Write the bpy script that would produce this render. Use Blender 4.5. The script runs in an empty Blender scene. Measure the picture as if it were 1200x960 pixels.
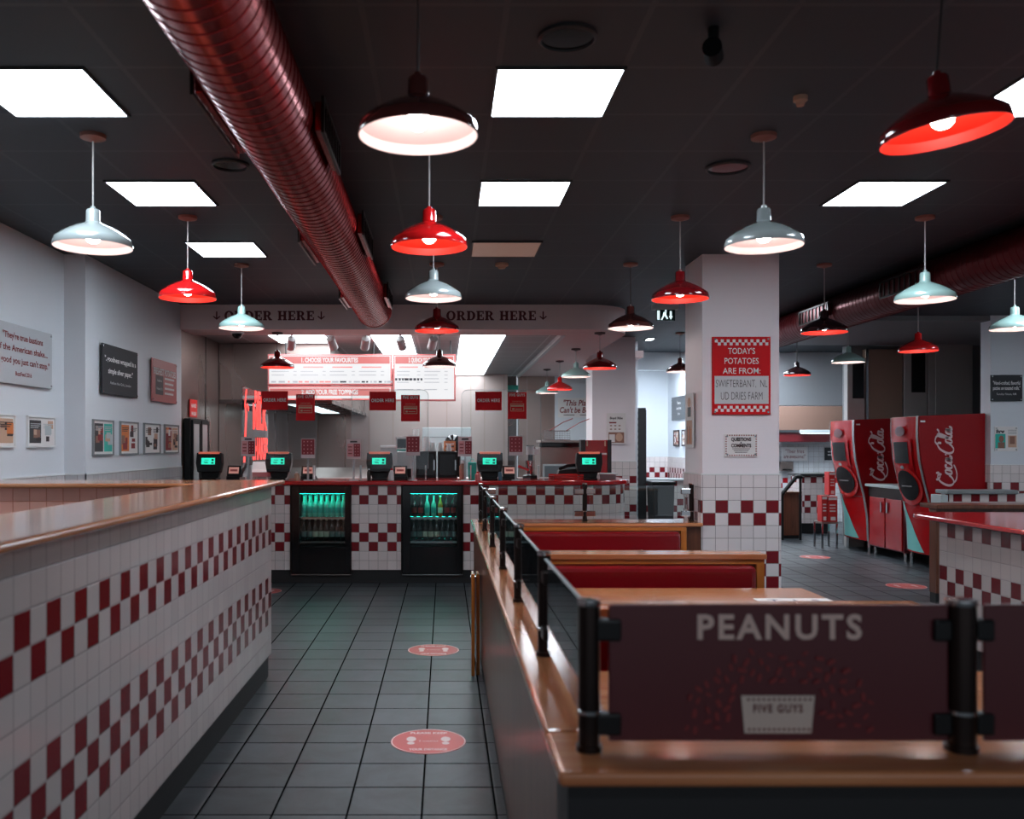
import bpy, math, random
from mathutils import Vector, Matrix, Euler
random.seed(7)
PI = math.pi
F = 1060.0            # focal length in pixels of the 1200 wide frame
EYE = 1.5             # camera height
ZC = 3.02             # ceiling height
TZ0, TS = 0.146, 0.101   # wall tiles: bottom of the first row, tile pitch
COL = bpy.context.scene.collection

def wx(px, D): return (px - 521) * D / F
def wz(py, D): return EYE - (py - 521) * D / F
def dx(px, X): return X * F / (px - 521)          # depth of a side surface at X seen at pixel px
def s2l(c): return tuple(((v/255)/12.92 if v/255 <= .04045 else (((v/255)+.055)/1.055)**2.4) for v in c)

# ---------------------------------------------------------------- materials
MATS = {}
def nt(name):
    m = bpy.data.materials.new(name); m.use_nodes = True
    t = m.node_tree; b = t.nodes['Principled BSDF']
    return m, t, b
def mat(name, rgb, rough=.5, metal=0, emit=None, es=0, spec=.5, coat=0, bump=0, bscale=40, var=0):
    if name in MATS: return MATS[name]
    m, t, b = nt(name)
    c = s2l(rgb) + (1,)
    b.inputs['Base Color'].default_value = c
    b.inputs['Roughness'].default_value = rough
    b.inputs['Metallic'].default_value = metal
    b.inputs['Specular IOR Level'].default_value = spec
    b.inputs['Coat Weight'].default_value = coat
    b.inputs['Coat Roughness'].default_value = .08
    if emit:
        b.inputs['Emission Color'].default_value = s2l(emit) + (1,)
        b.inputs['Emission Strength'].default_value = es
    if bump or var:
        co = t.nodes.new('ShaderNodeTexCoord'); n = t.nodes.new('ShaderNodeTexNoise')
        n.inputs['Scale'].default_value = bscale; n.inputs['Detail'].default_value = 3
        t.links.new(co.outputs['Object'], n.inputs['Vector'])
        if bump:
            bp = t.nodes.new('ShaderNodeBump'); bp.inputs['Strength'].default_value = bump; bp.inputs['Distance'].default_value = .01
            t.links.new(n.outputs['Fac'], bp.inputs['Height']); t.links.new(bp.outputs['Normal'], b.inputs['Normal'])
        if var:
            mx = t.nodes.new('ShaderNodeMix'); mx.data_type = 'RGBA'
            mx.inputs['A'].default_value = c; mx.inputs['B'].default_value = tuple(v*(1-var) for v in c[:3]) + (1,)
            n2 = t.nodes.new('ShaderNodeTexNoise'); n2.inputs['Scale'].default_value = 2.5; n2.inputs['Detail'].default_value = 4
            t.links.new(co.outputs['Object'], n2.inputs['Vector'])
            t.links.new(n2.outputs['Fac'], mx.inputs['Factor']); t.links.new(mx.outputs['Result'], b.inputs['Base Color'])
    MATS[name] = m
    return m

def mnode(t, op, a, b=None, c=None):
    n = t.nodes.new('ShaderNodeMath'); n.operation = op
    for i, v in enumerate((a, b, c)):
        if v is None: continue
        if isinstance(v, (int, float)): n.inputs[i].default_value = v
        else: t.links.new(v, n.inputs[i])
    return n.outputs[0]

def tile_mat(name, base, red, rows, size=TS, uo=0.0, vo=TZ0, grout=(150,140,138), gw=.022, rough=.16, parity=0, su=None):
    m, t, b = nt(name)
    uv = t.nodes.new('ShaderNodeUVMap'); uv.uv_map = 'UVMap'
    sp = t.nodes.new('ShaderNodeSeparateXYZ'); t.links.new(uv.outputs[0], sp.inputs[0])
    u = mnode(t, 'DIVIDE', mnode(t, 'SUBTRACT', sp.outputs[0], uo), su or size)
    v = mnode(t, 'DIVIDE', mnode(t, 'SUBTRACT', sp.outputs[1], vo), size)
    fu, fv = mnode(t, 'FLOOR', u), mnode(t, 'FLOOR', v)
    par = mnode(t, 'MODULO', mnode(t, 'ADD', mnode(t, 'ADD', fu, fv), 2000 + parity), 2)
    inr = None
    for r in rows:
        k = mnode(t, 'COMPARE', fv, float(r), .2)
        inr = k if inr is None else mnode(t, 'ADD', inr, k)
    ru, rv = mnode(t, 'SUBTRACT', u, fu), mnode(t, 'SUBTRACT', v, fv)
    eu = mnode(t, 'MINIMUM', ru, mnode(t, 'SUBTRACT', 1, ru)); ev = mnode(t, 'MINIMUM', rv, mnode(t, 'SUBTRACT', 1, rv))
    e = mnode(t, 'MINIMUM', eu, ev)
    isg = mnode(t, 'LESS_THAN', e, gw)
    # small tone change from tile to tile
    wn = t.nodes.new('ShaderNodeTexWhiteNoise'); wn.noise_dimensions = '2D'
    cb = t.nodes.new('ShaderNodeCombineXYZ'); t.links.new(fu, cb.inputs[0]); t.links.new(fv, cb.inputs[1]); t.links.new(cb.outputs[0], wn.inputs[0])
    mixn = t.nodes.new('ShaderNodeMix'); mixn.data_type = 'RGBA'
    bc = s2l(base)
    mixn.inputs['A'].default_value = bc + (1,); mixn.inputs['B'].default_value = tuple(x*.9 for x in bc) + (1,)
    t.links.new(wn.outputs[0], mixn.inputs['Factor'])
    col = mixn.outputs['Result']
    if inr is not None:
        m2 = t.nodes.new('ShaderNodeMix'); m2.data_type = 'RGBA'
        t.links.new(mnode(t, 'MULTIPLY', par, inr), m2.inputs['Factor'])
        t.links.new(col, m2.inputs['A']); m2.inputs['B'].default_value = s2l(red) + (1,)
        col = m2.outputs['Result']
    m3 = t.nodes.new('ShaderNodeMix'); m3.data_type = 'RGBA'
    t.links.new(isg, m3.inputs['Factor']); t.links.new(col, m3.inputs['A']); m3.inputs['B'].default_value = s2l(grout) + (1,)
    t.links.new(m3.outputs['Result'], b.inputs['Base Color'])
    mr = t.nodes.new('ShaderNodeMapRange'); mr.inputs['From Max'].default_value = gw * 2.2
    t.links.new(e, mr.inputs['Value'])
    bp = t.nodes.new('ShaderNodeBump'); bp.inputs['Strength'].default_value = .6; bp.inputs['Distance'].default_value = .002
    t.links.new(mr.outputs[0], bp.inputs['Height']); t.links.new(bp.outputs[0], b.inputs['Normal'])
    t.links.new(mnode(t, 'ADD', mnode(t, 'MULTIPLY', isg, .5), rough), b.inputs['Roughness'])
    return m

def wood_mat(name, c1, c2, rough=.25, axis='X', scale=1.0, coat=.4, planks=0.0):
    m, t, b = nt(name)
    co = t.nodes.new('ShaderNodeTexCoord'); mp = t.nodes.new('ShaderNodeMapping')
    sc = {'X': (.6, 9, 9), 'Y': (9, .6, 9), 'Z': (9, 9, .6)}[axis]
    mp.inputs['Scale'].default_value = tuple(s*scale for s in sc)
    t.links.new(co.outputs['Object'], mp.inputs[0])
    n = t.nodes.new('ShaderNodeTexNoise'); n.inputs['Scale'].default_value = 2.2; n.inputs['Detail'].default_value = 6; n.inputs['Roughness'].default_value = .6; n.inputs['Distortion'].default_value = .8
    t.links.new(mp.outputs[0], n.inputs['Vector'])
    r = t.nodes.new('ShaderNodeValToRGB')
    r.color_ramp.elements[0].position = .32; r.color_ramp.elements[0].color = s2l(c1) + (1,)
    r.color_ramp.elements[1].position = .68; r.color_ramp.elements[1].color = s2l(c2) + (1,)
    t.links.new(n.outputs['Fac'], r.inputs[0]); t.links.new(r.outputs[0], b.inputs['Base Color'])
    bp = t.nodes.new('ShaderNodeBump'); bp.inputs['Strength'].default_value = .08; bp.inputs['Distance'].default_value = .003
    t.links.new(n.outputs['Fac'], bp.inputs['Height']); t.links.new(bp.outputs[0], b.inputs['Normal'])
    b.inputs['Roughness'].default_value = rough; b.inputs['Coat Weight'].default_value = coat; b.inputs['Coat Roughness'].default_value = .12
    MATS[name] = m
    return m

def steel_mat(name, rgb, rough=.3, axis=2):
    m, t, b = nt(name)
    co = t.nodes.new('ShaderNodeTexCoord'); mp = t.nodes.new('ShaderNodeMapping')
    mp.inputs['Scale'].default_value = (.5, .5, .25) if axis == 2 else (.4, 6, 6)
    t.links.new(co.outputs['Object'], mp.inputs[0])
    n = t.nodes.new('ShaderNodeTexNoise'); n.inputs['Scale'].default_value = 2.5; n.inputs['Detail'].default_value = 1
    t.links.new(mp.outputs[0], n.inputs['Vector'])
    mr = t.nodes.new('ShaderNodeMapRange'); mr.inputs['From Min'].default_value = .3; mr.inputs['From Max'].default_value = .7
    mr.inputs['To Min'].default_value = rough*.75; mr.inputs['To Max'].default_value = rough*1.35
    t.links.new(n.outputs['Fac'], mr.inputs['Value']); t.links.new(mr.outputs[0], b.inputs['Roughness'])
    bp = t.nodes.new('ShaderNodeBump'); bp.inputs['Strength'].default_value = .12; bp.inputs['Distance'].default_value = .02
    t.links.new(n.outputs['Fac'], bp.inputs['Height']); t.links.new(bp.outputs[0], b.inputs['Normal'])
    b.inputs['Base Color'].default_value = s2l(rgb) + (1,); b.inputs['Metallic'].default_value = .9
    MATS[name] = m
    return m

def glass_mat(name, tint=(235,240,240), refl=1.0, rough=.02, base=.03, haze=0.0):
    m = bpy.data.materials.new(name); m.use_nodes = True
    t = m.node_tree; t.nodes.clear()
    o = t.nodes.new('ShaderNodeOutputMaterial'); tr = t.nodes.new('ShaderNodeBsdfTransparent'); g = t.nodes.new('ShaderNodeBsdfGlossy')
    tr.inputs[0].default_value = s2l(tint) + (1,); g.inputs['Roughness'].default_value = rough; g.inputs[0].default_value = (.95,.97,1,1)
    fr = t.nodes.new('ShaderNodeFresnel'); fr.inputs[0].default_value = 1.5
    mx = t.nodes.new('ShaderNodeMixShader')
    t.links.new(mnode(t, 'MINIMUM', mnode(t, 'MULTIPLY', fr.outputs[0], refl), 1), mx.inputs[0])
    t.links.new(tr.outputs[0], mx.inputs[1]); t.links.new(g.outputs[0], mx.inputs[2])
    out = mx.outputs[0]
    if haze:
        d = t.nodes.new('ShaderNodeBsdfDiffuse'); d.inputs[0].default_value = (.8,.82,.83,1)
        m2 = t.nodes.new('ShaderNodeMixShader'); m2.inputs[0].default_value = haze
        t.links.new(out, m2.inputs[1]); t.links.new(d.outputs[0], m2.inputs[2]); out = m2.outputs[0]
    t.links.new(out, o.inputs[0])
    MATS[name] = m
    return m

# ---------------------------------------------------------------- text shapes
_TX = {}
def text_geo(s, bold=0.0, shear=0.0, space=1.0):
    k = (s, bold, shear, space)
    if k in _TX: return _TX[k]
    cu = bpy.data.curves.new('t', 'FONT'); cu.body = s; cu.resolution_u = 3; cu.offset = bold; cu.shear = shear; cu.space_character = space
    ob = bpy.data.objects.new('t', cu)
    me = bpy.data.meshes.new_from_object(ob)
    vs = [(v.co.x, v.co.y) for v in me.vertices]; fs = [tuple(p.vertices) for p in me.polygons]
    bpy.data.objects.remove(ob); bpy.data.curves.remove(cu); bpy.data.meshes.remove(me)
    _TX[k] = (vs, fs)
    return _TX[k]
def cap_h():
    vs, _ = text_geo('H'); return max(v[1] for v in vs) - min(v[1] for v in vs)

def _arc(cx, cy, rx, ry, a0, a1, n):
    return [(cx + rx*math.cos(a0 + (a1-a0)*i/n), cy + ry*math.sin(a0 + (a1-a0)*i/n)) for i in range(n+1)]
def slab_glyph(ch):
    """polygons of a fat slab-serif capital, height 1"""
    P = []; st = .27; sf = .13
    R = lambda x0, y0, x1, y1: P.append([(x0,y0),(x1,y0),(x1,y1),(x0,y1)])
    def ring(cx, cy, rx, ry, ix, iy, a0, a1, n=18):
        o = _arc(cx, cy, rx, ry, a0, a1, n); i = _arc(cx, cy, ix, iy, a0, a1, n)
        for k in range(n): P.append([o[k], o[k+1], i[k+1], i[k]])
    if ch == 'O': ring(.5, .5, .5, .52, .23, .38, 0, 2*PI, 24); return P, 1.0
    if ch == 'H':
        R(.08,0,.08+st,1); R(.62,0,.62+st,1); R(.3,.42,.7,.58)
        for x in (.0, .54):
            R(x,0,x+.43,sf); R(x,1-sf,x+.43,1)
        return P, .97
    if ch == 'E':
        R(.08,0,.08+st,1); R(0,0,.8,sf); R(0,1-sf,.78,1); R(.3,.43,.58,.57)
        R(.68,0,.8,.32); R(.66,.68,.78,1); R(.52,.33,.6,.67)
        return P, .8
    if ch == 'D':
        R(.08,0,.08+st,1); R(0,0,.45,sf); R(0,1-sf,.45,1)
        ring(.42, .5, .5, .5, .22, .37, -PI/2, PI/2); return P, .92
    if ch == 'R':
        R(.08,0,.08+st,1); R(0,0,.42,sf); R(0,1-sf,.45,1); R(.3,.42,.5,.55)
        ring(.45, .71, .37, .29, .11, .17, -PI/2, PI/2)
        P.append([(.42,.5),(.62,.46),(.9,.12),(.62,.0)]); R(.62,0,.98,sf); return P, .97
    if ch == 'v':   # arrow down
        R(.24,.1,.36,1); P.append([(.3,0),(.66,.42),(.54,.46),(.3,.2)]); P.append([(.3,0),(.3,.2),(.06,.46),(-.06,.42)]); return P, .6
    return P, .5

def catmull(pts, n=6):
    out = []
    p = [pts[0]] + list(pts) + [pts[-1]]
    for i in range(1, len(p)-2):
        for k in range(n):
            t = k/n; r = []
            for a in range(len(pts[0])):
                p0, p1, p2, p3 = p[i-1][a], p[i][a], p[i+1][a], p[i+2][a]
                r.append(.5*((2*p1) + (-p0+p2)*t + (2*p0-5*p1+4*p2-p3)*t*t + (-p0+3*p1-3*p2+p3)*t**3))
            out.append(tuple(r))
    out.append(tuple(pts[-1]))
    return out

# ---------------------------------------------------------------- mesh builder
class MB:
    def __init__(s): s.v = []; s.f = []; s.m = []; s.uv = []; s.mats = []
    def mi(s, m):
        if m not in s.mats: s.mats.append(m)
        return s.mats.index(m)
    def add(s, vs, fs, m, uvs=None):
        b = len(s.v); i = s.mi(m)
        s.v += [Vector(v) for v in vs]
        for k, f in enumerate(fs):
            s.f.append(tuple(b + x for x in f)); s.m.append(i); s.uv.append(uvs[k] if uvs else None)
        return s
    def box(s, x0, x1, y0, y1, z0, z1, m, R=None, at=None):
        x0,x1 = min(x0,x1),max(x0,x1); y0,y1 = min(y0,y1),max(y0,y1); z0,z1 = min(z0,z1),max(z0,z1)
        vs = [Vector((x,y,z)) for z in (z0,z1) for y in (y0,y1) for x in (x0,x1)]
        if R is not None:
            c = Vector(at) if at else Vector(((x0+x1)/2,(y0+y1)/2,(z0+z1)/2))
            vs = [R @ (v - c) + c for v in vs]
        return s.add(vs, [(0,2,3,1),(4,5,7,6),(0,1,5,4),(2,6,7,3),(0,4,6,2),(1,3,7,5)], m)
    def prism(s, poly, a0, a1, m, axis='z', uv=None):
        """extrude a 2D polygon: axis z -> poly (x,y); y -> poly (x,z); x -> poly (y,z)"""
        f3 = {'z': lambda p, a: (p[0],p[1],a), 'y': lambda p, a: (p[0],a,p[1]), 'x': lambda p, a: (a,p[0],p[1])}[axis]
        n = len(poly)
        ar = sum(poly[i][0]*poly[(i+1)%n][1] - poly[(i+1)%n][0]*poly[i][1] for i in range(n))
        if ar < 0: poly = poly[::-1]
        vs = [f3(p, a0) for p in poly] + [f3(p, a1) for p in poly]
        flip = axis == 'y'
        fs = [tuple(range(n))[::-1], tuple(range(n, 2*n))] + [(i,(i+1)%n,n+(i+1)%n,n+i) for i in range(n)]
        if flip: fs = [f[::-1] for f in fs]
        uvs = None
        if uv:
            L = [0]
            for i in range(n): L.append(L[-1] + math.dist(poly[i], poly[(i+1)%n]))
            uvs = [None, None] + [[(L[i]+uv,a0),(L[i+1]+uv,a0),(L[i+1]+uv,a1),(L[i]+uv,a1)] for i in range(n)]
        return s.add(vs, fs, m, uvs)
    def lathe(s, prof, c, m, seg=24, R=None):
        """profile of (r,z) from the outside bottom up; closed where r is 0"""
        c = Vector(c); vs = []; n = len(prof)
        for r, z in prof:
            for k in range(seg):
                a = 2*PI*k/seg; p = Vector((r*math.cos(a), r*math.sin(a), z))
                vs.append((R @ p if R is not None else p) + c)
        fs = []
        for i in range(n-1):
            for k in range(seg):
                k2 = (k+1) % seg
                fs.append((i*seg+k, i*seg+k2, (i+1)*seg+k2, (i+1)*seg+k))
        if prof[0][0] > 1e-5: fs.append(tuple(range(seg))[::-1])
        if prof[-1][0] > 1e-5: fs.append(tuple((n-1)*seg + k for k in range(seg)))
        return s.add(vs, fs, m)
    def shell(s, prof, c, m, seg=24, R=None):
        c = Vector(c); vs = []; n = len(prof)
        for r, z in prof:
            for k in range(seg):
                a = 2*PI*k/seg; p = Vector((r*math.cos(a), r*math.sin(a), z))
                vs.append((R @ p if R is not None else p) + c)
        fs = [(i*seg+k, i*seg+(k+1)%seg, (i+1)*seg+(k+1)%seg, (i+1)*seg+k) for i in range(n-1) for k in range(seg)]
        return s.add(vs, fs, m)
    def cyl(s, p0, p1, r, m, seg=12, r1=None):
        p0, p1 = Vector(p0), Vector(p1); d = p1-p0; L = d.length
        R = d.to_track_quat('Z', 'Y').to_matrix()
        return s.lathe([(r,0),(r if r1 is None else r1,L)], p0, m, seg, R)
    def tube(s, pts, r, m, seg=8):
        for a, b in zip(pts[:-1], pts[1:]): s.cyl(a, b, r, m, seg)
        for p in pts[1:-1]: s.lathe([(0,-r),(r*.7,-r*.7),(r,0),(r*.7,r*.7),(0,r)], p, m, seg)
        return s
    def sphere(s, c, r, m, seg=16, sz=1.0):
        n = seg//2
        prof = [(max(0,r*math.sin(PI*i/n)), -r*sz*math.cos(PI*i/n)) for i in range(n+1)]
        prof[0] = (0,prof[0][1]); prof[-1] = (0,prof[-1][1])
        return s.lathe(prof, c, m, seg)
    def flat(s, polys, org, right, up, m, sx=1, sy=1, off=0.0):
        org, right, up = Vector(org), Vector(right).normalized(), Vector(up).normalized(); nn = right.cross(up)
        for p in polys:
            a = sum(p[i][0]*p[(i+1)%len(p)][1] - p[(i+1)%len(p)][0]*p[i][1] for i in range(len(p)))
            q = p if a > 0 else p[::-1]
            s.add([org + right*(x*sx) + up*(y*sy) + nn*off for x, y in q], [tuple(range(len(q)))], m)
        return s
    def rect(s, org, right, up, x0, y0, x1, y1, m, off=.0):
        return s.flat([[(x0,y0),(x1,y0),(x1,y1),(x0,y1)]], org, right, up, m, off=off)
    def text(s, t, c, h, right, up, m, w=None, bold=0.0, off=.002, shear=0.0, align='C', maxw=None, space=1.0):
        vs, fs = text_geo(t, bold, shear, space)
        if not vs: return s
        x0, x1 = min(v[0] for v in vs), max(v[0] for v in vs); H = cap_h()
        sy = h/H; sx = sy if w is None else w/(x1-x0)
        if maxw and (x1-x0)*sx > maxw: sx = maxw/(x1-x0)
        c, right, up = Vector(c), Vector(right).normalized(), Vector(up).normalized(); nn = right.cross(up)
        ax = {'C': (x0+x1)/2, 'L': x0, 'R': x1}[align]
        pts = [c + right*((x-ax)*sx) + up*((y-H/2)*sy) + nn*off for x, y in vs]
        return s.add(pts, fs, m)
    def slab(s, word, c, h, right, up, m, w, off=.002):
        P = []; x = 0
        for ch in word:
            if ch == ' ': x += .5; continue
            g, a = slab_glyph(ch)
            P += [[(px+x, py) for px, py in q] for q in g]; x += a + .12
        x -= .12; k = w/x
        P = [[((px-x/2)*k, (py-.5)*h) for px, py in q] for q in P]
        return s.flat(P, c, right, up, m, off=off)
    def ribbon(s, pts, org, right, up, m, w, off=.002, thin=.35):
        """calligraphic stroke: thick where it runs down, thin where it runs across"""
        org, right, up = Vector(org), Vector(right).normalized(), Vector(up).normalized(); nn = right.cross(up)
        n = len(pts); L = []; Rr = []
        for i, p in enumerate(pts):
            a, b = pts[max(0,i-1)], pts[min(n-1,i+1)]
            d = Vector((b[0]-a[0], b[1]-a[1])); d = d.normalized() if d.length > 1e-9 else Vector((1,0))
            ww = w*(thin + (1-thin)*abs(d.y)**1.5)*min(1, .35+min(i, n-1-i)/3)
            nx, ny = -d.y*ww/2, d.x*ww/2
            L.append(org + right*(p[0]+nx) + up*(p[1]+ny) + nn*off); Rr.append(org + right*(p[0]-nx) + up*(p[1]-ny) + nn*off)
        vs = L + Rr
        return s.add(vs, [(i, n+i, n+i+1, i+1) for i in range(n-1)], m)
    def build(s, name, parent=None, loc=None, bevel=0, smooth=False, seg=2):
        base = Vector(loc) if loc is not None else (parent.location.copy() if parent and not parent.get('_loc') else Vector((0,0,0)))
        if parent is not None and parent.parent is not None and loc is None:
            base = parent.location + parent.parent.location
        me = bpy.data.meshes.new(name)
        me.from_pydata([tuple(v - base) for v in s.v], [], s.f)
        for m in s.mats: me.materials.append(m)
        ul = me.uv_layers.new(name='UVMap')
        for i, p in enumerate(me.polygons):
            p.material_index = s.m[i]; p.use_smooth = smooth
            u = s.uv[i]
            n = p.normal; ax = max(range(3), key=lambda a: abs(n[a]))
            for k, li in enumerate(p.loop_indices):
                if u: ul.data[li].uv = u[k]
                else:
                    w = s.v[s.f[i][k]]
                    ul.data[li].uv = (w.y, w.z) if ax == 0 else ((w.x, w.z) if ax == 1 else (w.x, w.y))
        if smooth: me.set_sharp_from_angle(angle=math.radians(40))
        me.update()
        o = bpy.data.objects.new(name, me); COL.objects.link(o)
        if parent is not None: o.parent = parent
        if loc is not None and parent is None: o.location = loc
        if bevel:
            b = o.modifiers.new('bevel', 'BEVEL'); b.width = bevel; b.segments = seg; b.limit_method = 'ANGLE'
        return o

def tag(o, label, cat, group=None, kind=None):
    o['label'] = label; o['category'] = cat
    if group: o['group'] = group
    if kind: o['kind'] = kind
    return o
def thing(name, label, cat, loc, group=None):
    o = bpy.data.objects.new(name, None); COL.objects.link(o); o.location = loc; o.empty_display_size = .1
    return tag(o, label, cat, group)
def struct(o): o['kind'] = 'structure'; return o
def dup(root, loc, label, rot=None, group=None):
    def cp(o, par):
        c = o.copy(); COL.objects.link(c); c.parent = par
        for ch in [x for x in CH.get(o.name, [])]: cp(ch, c)
        return c
    CH = {}
    for x in COL.objects:
        if x.parent: CH.setdefault(x.parent.name, []).append(x)
    r = cp(root, None); r.location = loc; r['label'] = label
    if rot is not None: r.rotation_euler = rot
    if group: r['group'] = group
    return r
RX, UP, FX = Vector((1,0,0)), Vector((0,0,1)), Vector((0,1,0))
# ================================================================= materials
wall_p   = mat('wall paint', (214,219,224), .55, bump=.05, bscale=120)
col_p    = mat('column paint', (236,230,233), .5, bump=.04, bscale=120)
beige_p  = mat('bulkhead paint', (226,204,202), .6)
grey_p   = mat('grey paint', (120,122,124), .6)
black_m  = mat('black plastic', (15,17,19), .4, spec=.3)
blackg   = mat('black gloss', (14,15,17), .12)
char_m   = mat('charcoal', (44,46,48), .5)
kick_m   = mat('black kickboard', (26,28,30), .45)
white_m  = mat('white plastic', (222,224,224), .4)
paper_m  = mat('paper', (225,222,220), .7)
grey_m   = mat('grey plastic', (130,134,136), .5)
lgrey_m  = mat('light grey plastic', (178,188,190), .45)
red_m    = mat('red board', (206,20,28), .6, spec=.2)
dred_m   = mat('dark red', (92,22,28), .4)
redlam   = mat('red laminate', (186,20,26), .14, coat=.6)
redvinyl = mat('red vinyl', (132,18,26), .2, coat=.6, bump=.1, bscale=30)
rail_edge = mat('rail glass edge', (226,236,236), .15)
redpl    = mat('red lacquer', (166,10,20), .2, coat=.8)
redlt    = mat('bright red lacquer', (196,24,22), .16, coat=.8)
pink_m   = mat('pale red print', (214,120,118), .6)
salmon_m = mat('salmon print', (178,92,90), .5)
teal_m   = mat('teal', (40,176,160), .5)
orange_m = mat('orange print', (214,120,60), .6)
skin_m   = mat('brown print', (140,100,84), .6)
tan_m    = mat('tan print', (196,160,136), .6)
ink_m    = mat('dark ink', (48,36,38), .6)
inkred_m = mat('red ink', (132,30,34), .6)
wine_m   = mat('wine lettering', (98,34,38), .6)
chrome   = mat('chrome', (200,202,204), .12, 1)
iron_m   = mat('dark bronze metal', (50,42,40), .28, .85)
steel    = steel_mat('stainless steel', (160,144,138), .3)
steel_d  = steel_mat('dark stainless steel', (104,98,96), .3)
steel_b  = steel_mat('bright stainless steel', (170,156,152), .36)
wood_cap = wood_mat('varnished maple', (190,112,70), (214,146,100), .16, 'Y', coat=.7)
wood_x   = wood_mat('varnished maple across', (190,112,70), (214,146,100), .16, 'X', coat=.7)
wood_edge= wood_mat('varnished oak edge', (176,98,34), (206,126,54), .25, 'X')
wood_z   = wood_mat('varnished oak upright', (176,98,34), (206,126,54), .25, 'Z')
wood_dk  = wood_mat('brown wood panelling', (86,46,30), (122,74,52), .34, 'Z', coat=.3)
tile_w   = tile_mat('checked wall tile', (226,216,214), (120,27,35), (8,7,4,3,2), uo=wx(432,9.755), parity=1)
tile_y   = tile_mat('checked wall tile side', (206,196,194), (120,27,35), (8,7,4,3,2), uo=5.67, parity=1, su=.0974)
tile_c   = tile_mat('checked column tile', (234,226,226), (120,27,35), (8,7,4,3,2), uo=wx(823,7.22), parity=0)
tile_l   = tile_mat('low checked tile', (214,216,218), (170,24,34), (6,5), uo=0)
tile_pl  = tile_mat('plain wall tile', (200,200,202), (122,20,28), (), uo=0)
tile_sal = tile_mat('salmon wall tile', (255,190,170), (122,20,28), (), uo=.02, grout=(220,130,104))
acryl    = glass_mat('clear acrylic', (250,252,252), 1.0, .02)
glass_m  = glass_mat('rail glass', (244,250,249), 1.2, .02)
frost    = glass_mat('hazed acrylic', (226,228,230), 1.0, .1, haze=.35)
fridgegl = glass_mat('fridge glass', (240,248,247), .7, .03)
glassbr  = mat('glass edge', (150,160,160), .2)

def lit(name, rgb, es, base=None): return mat(name, base or rgb, .5, emit=rgb, es=es)
panel_l = lit('light panel', (228,240,252), 17)
kpanel_l= lit('kitchen light panel', (232,243,250), 7.5)
bulb_l  = lit('bulb glow', (255,234,226), 24)
teal_l  = lit('teal screen', (38,214,178), .9)
cool_l  = lit('fridge lamp', (30,230,200), 22)
menu_l  = lit('backlit menu', (250,250,252), .62, (60,60,60))
menur_l = lit('backlit menu pink', (240,132,128), .6, (60,40,40))
redglow_l  = lit('red lit lettering', (255,62,54), 1.0)  # emission stands in for kitchen light shining through the letters
strip_l = lit('strip light', (220,240,245), 1.3)
exit_l  = lit('exit pictogram', (215,240,240), .8)

# floor: dark slate tile
def floor_mat():
    m, t, b = nt('slate floor tile')
    co = t.nodes.new('ShaderNodeTexCoord'); sp = t.nodes.new('ShaderNodeSeparateXYZ'); t.links.new(co.outputs['Object'], sp.inputs[0])
    u = mnode(t,'DIVIDE', mnode(t,'ADD', sp.outputs[0], .0927), .303); v = mnode(t,'DIVIDE', mnode(t,'SUBTRACT', sp.outputs[1], 4.251), .2948)
    fu, fv = mnode(t,'FLOOR',u), mnode(t,'FLOOR',v)
    ru, rv = mnode(t,'SUBTRACT',u,fu), mnode(t,'SUBTRACT',v,fv)
    e = mnode(t,'MINIMUM', mnode(t,'MINIMUM', ru, mnode(t,'SUBTRACT',1,ru)), mnode(t,'MINIMUM', rv, mnode(t,'SUBTRACT',1,rv)))
    g = mnode(t,'LESS_THAN', e, .0145)
    n = t.nodes.new('ShaderNodeTexNoise'); n.inputs['Scale'].default_value = 5; n.inputs['Detail'].default_value = 8; n.inputs['Roughness'].default_value = .65; n.inputs['Distortion'].default_value = .6
    t.links.new(co.outputs['Object'], n.inputs['Vector'])
    wn = t.nodes.new('ShaderNodeTexWhiteNoise'); wn.noise_dimensions = '2D'
    cb = t.nodes.new('ShaderNodeCombineXYZ'); t.links.new(fu, cb.inputs[0]); t.links.new(fv, cb.inputs[1]); t.links.new(cb.outputs[0], wn.inputs[0])
    k = mnode(t,'ADD', mnode(t,'MULTIPLY', n.outputs['Fac'], .8), mnode(t,'MULTIPLY', wn.outputs[0], .2))
    r = t.nodes.new('ShaderNodeValToRGB'); r.color_ramp.elements[0].position = .25; r.color_ramp.elements[0].color = s2l((30,34,37)) + (1,)
    r.color_ramp.elements[1].position = .8; r.color_ramp.elements[1].color = s2l((86,93,98)) + (1,)
    t.links.new(k, r.inputs[0])
    mx = t.nodes.new('ShaderNodeMix'); mx.data_type = 'RGBA'; t.links.new(g, mx.inputs['Factor']); t.links.new(r.outputs[0], mx.inputs['A']); mx.inputs['B'].default_value = s2l((6,7,8)) + (1,)
    t.links.new(mx.outputs['Result'], b.inputs['Base Color'])
    mr = t.nodes.new('ShaderNodeMapRange'); mr.inputs['To Min'].default_value = .34; mr.inputs['To Max'].default_value = .5; t.links.new(n.outputs['Fac'], mr.inputs['Value'])
    t.links.new(mnode(t,'ADD',mr.outputs[0],mnode(t,'MULTIPLY',g,.5)), b.inputs['Roughness']); t.links.new(mnode(t,'MULTIPLY',mnode(t,'SUBTRACT',1,g),.42), b.inputs['Specular IOR Level'])
    m2 = t.nodes.new('ShaderNodeMapRange'); m2.inputs['From Max'].default_value = .035; t.links.new(e, m2.inputs['Value'])
    h = mnode(t,'ADD', m2.outputs[0], mnode(t,'MULTIPLY', n.outputs['Fac'], .5))
    bp = t.nodes.new('ShaderNodeBump'); bp.inputs['Strength'].default_value = .35; bp.inputs['Distance'].default_value = .004
    t.links.new(h, bp.inputs['Height']); t.links.new(bp.outputs[0], b.inputs['Normal'])
    return m
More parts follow.
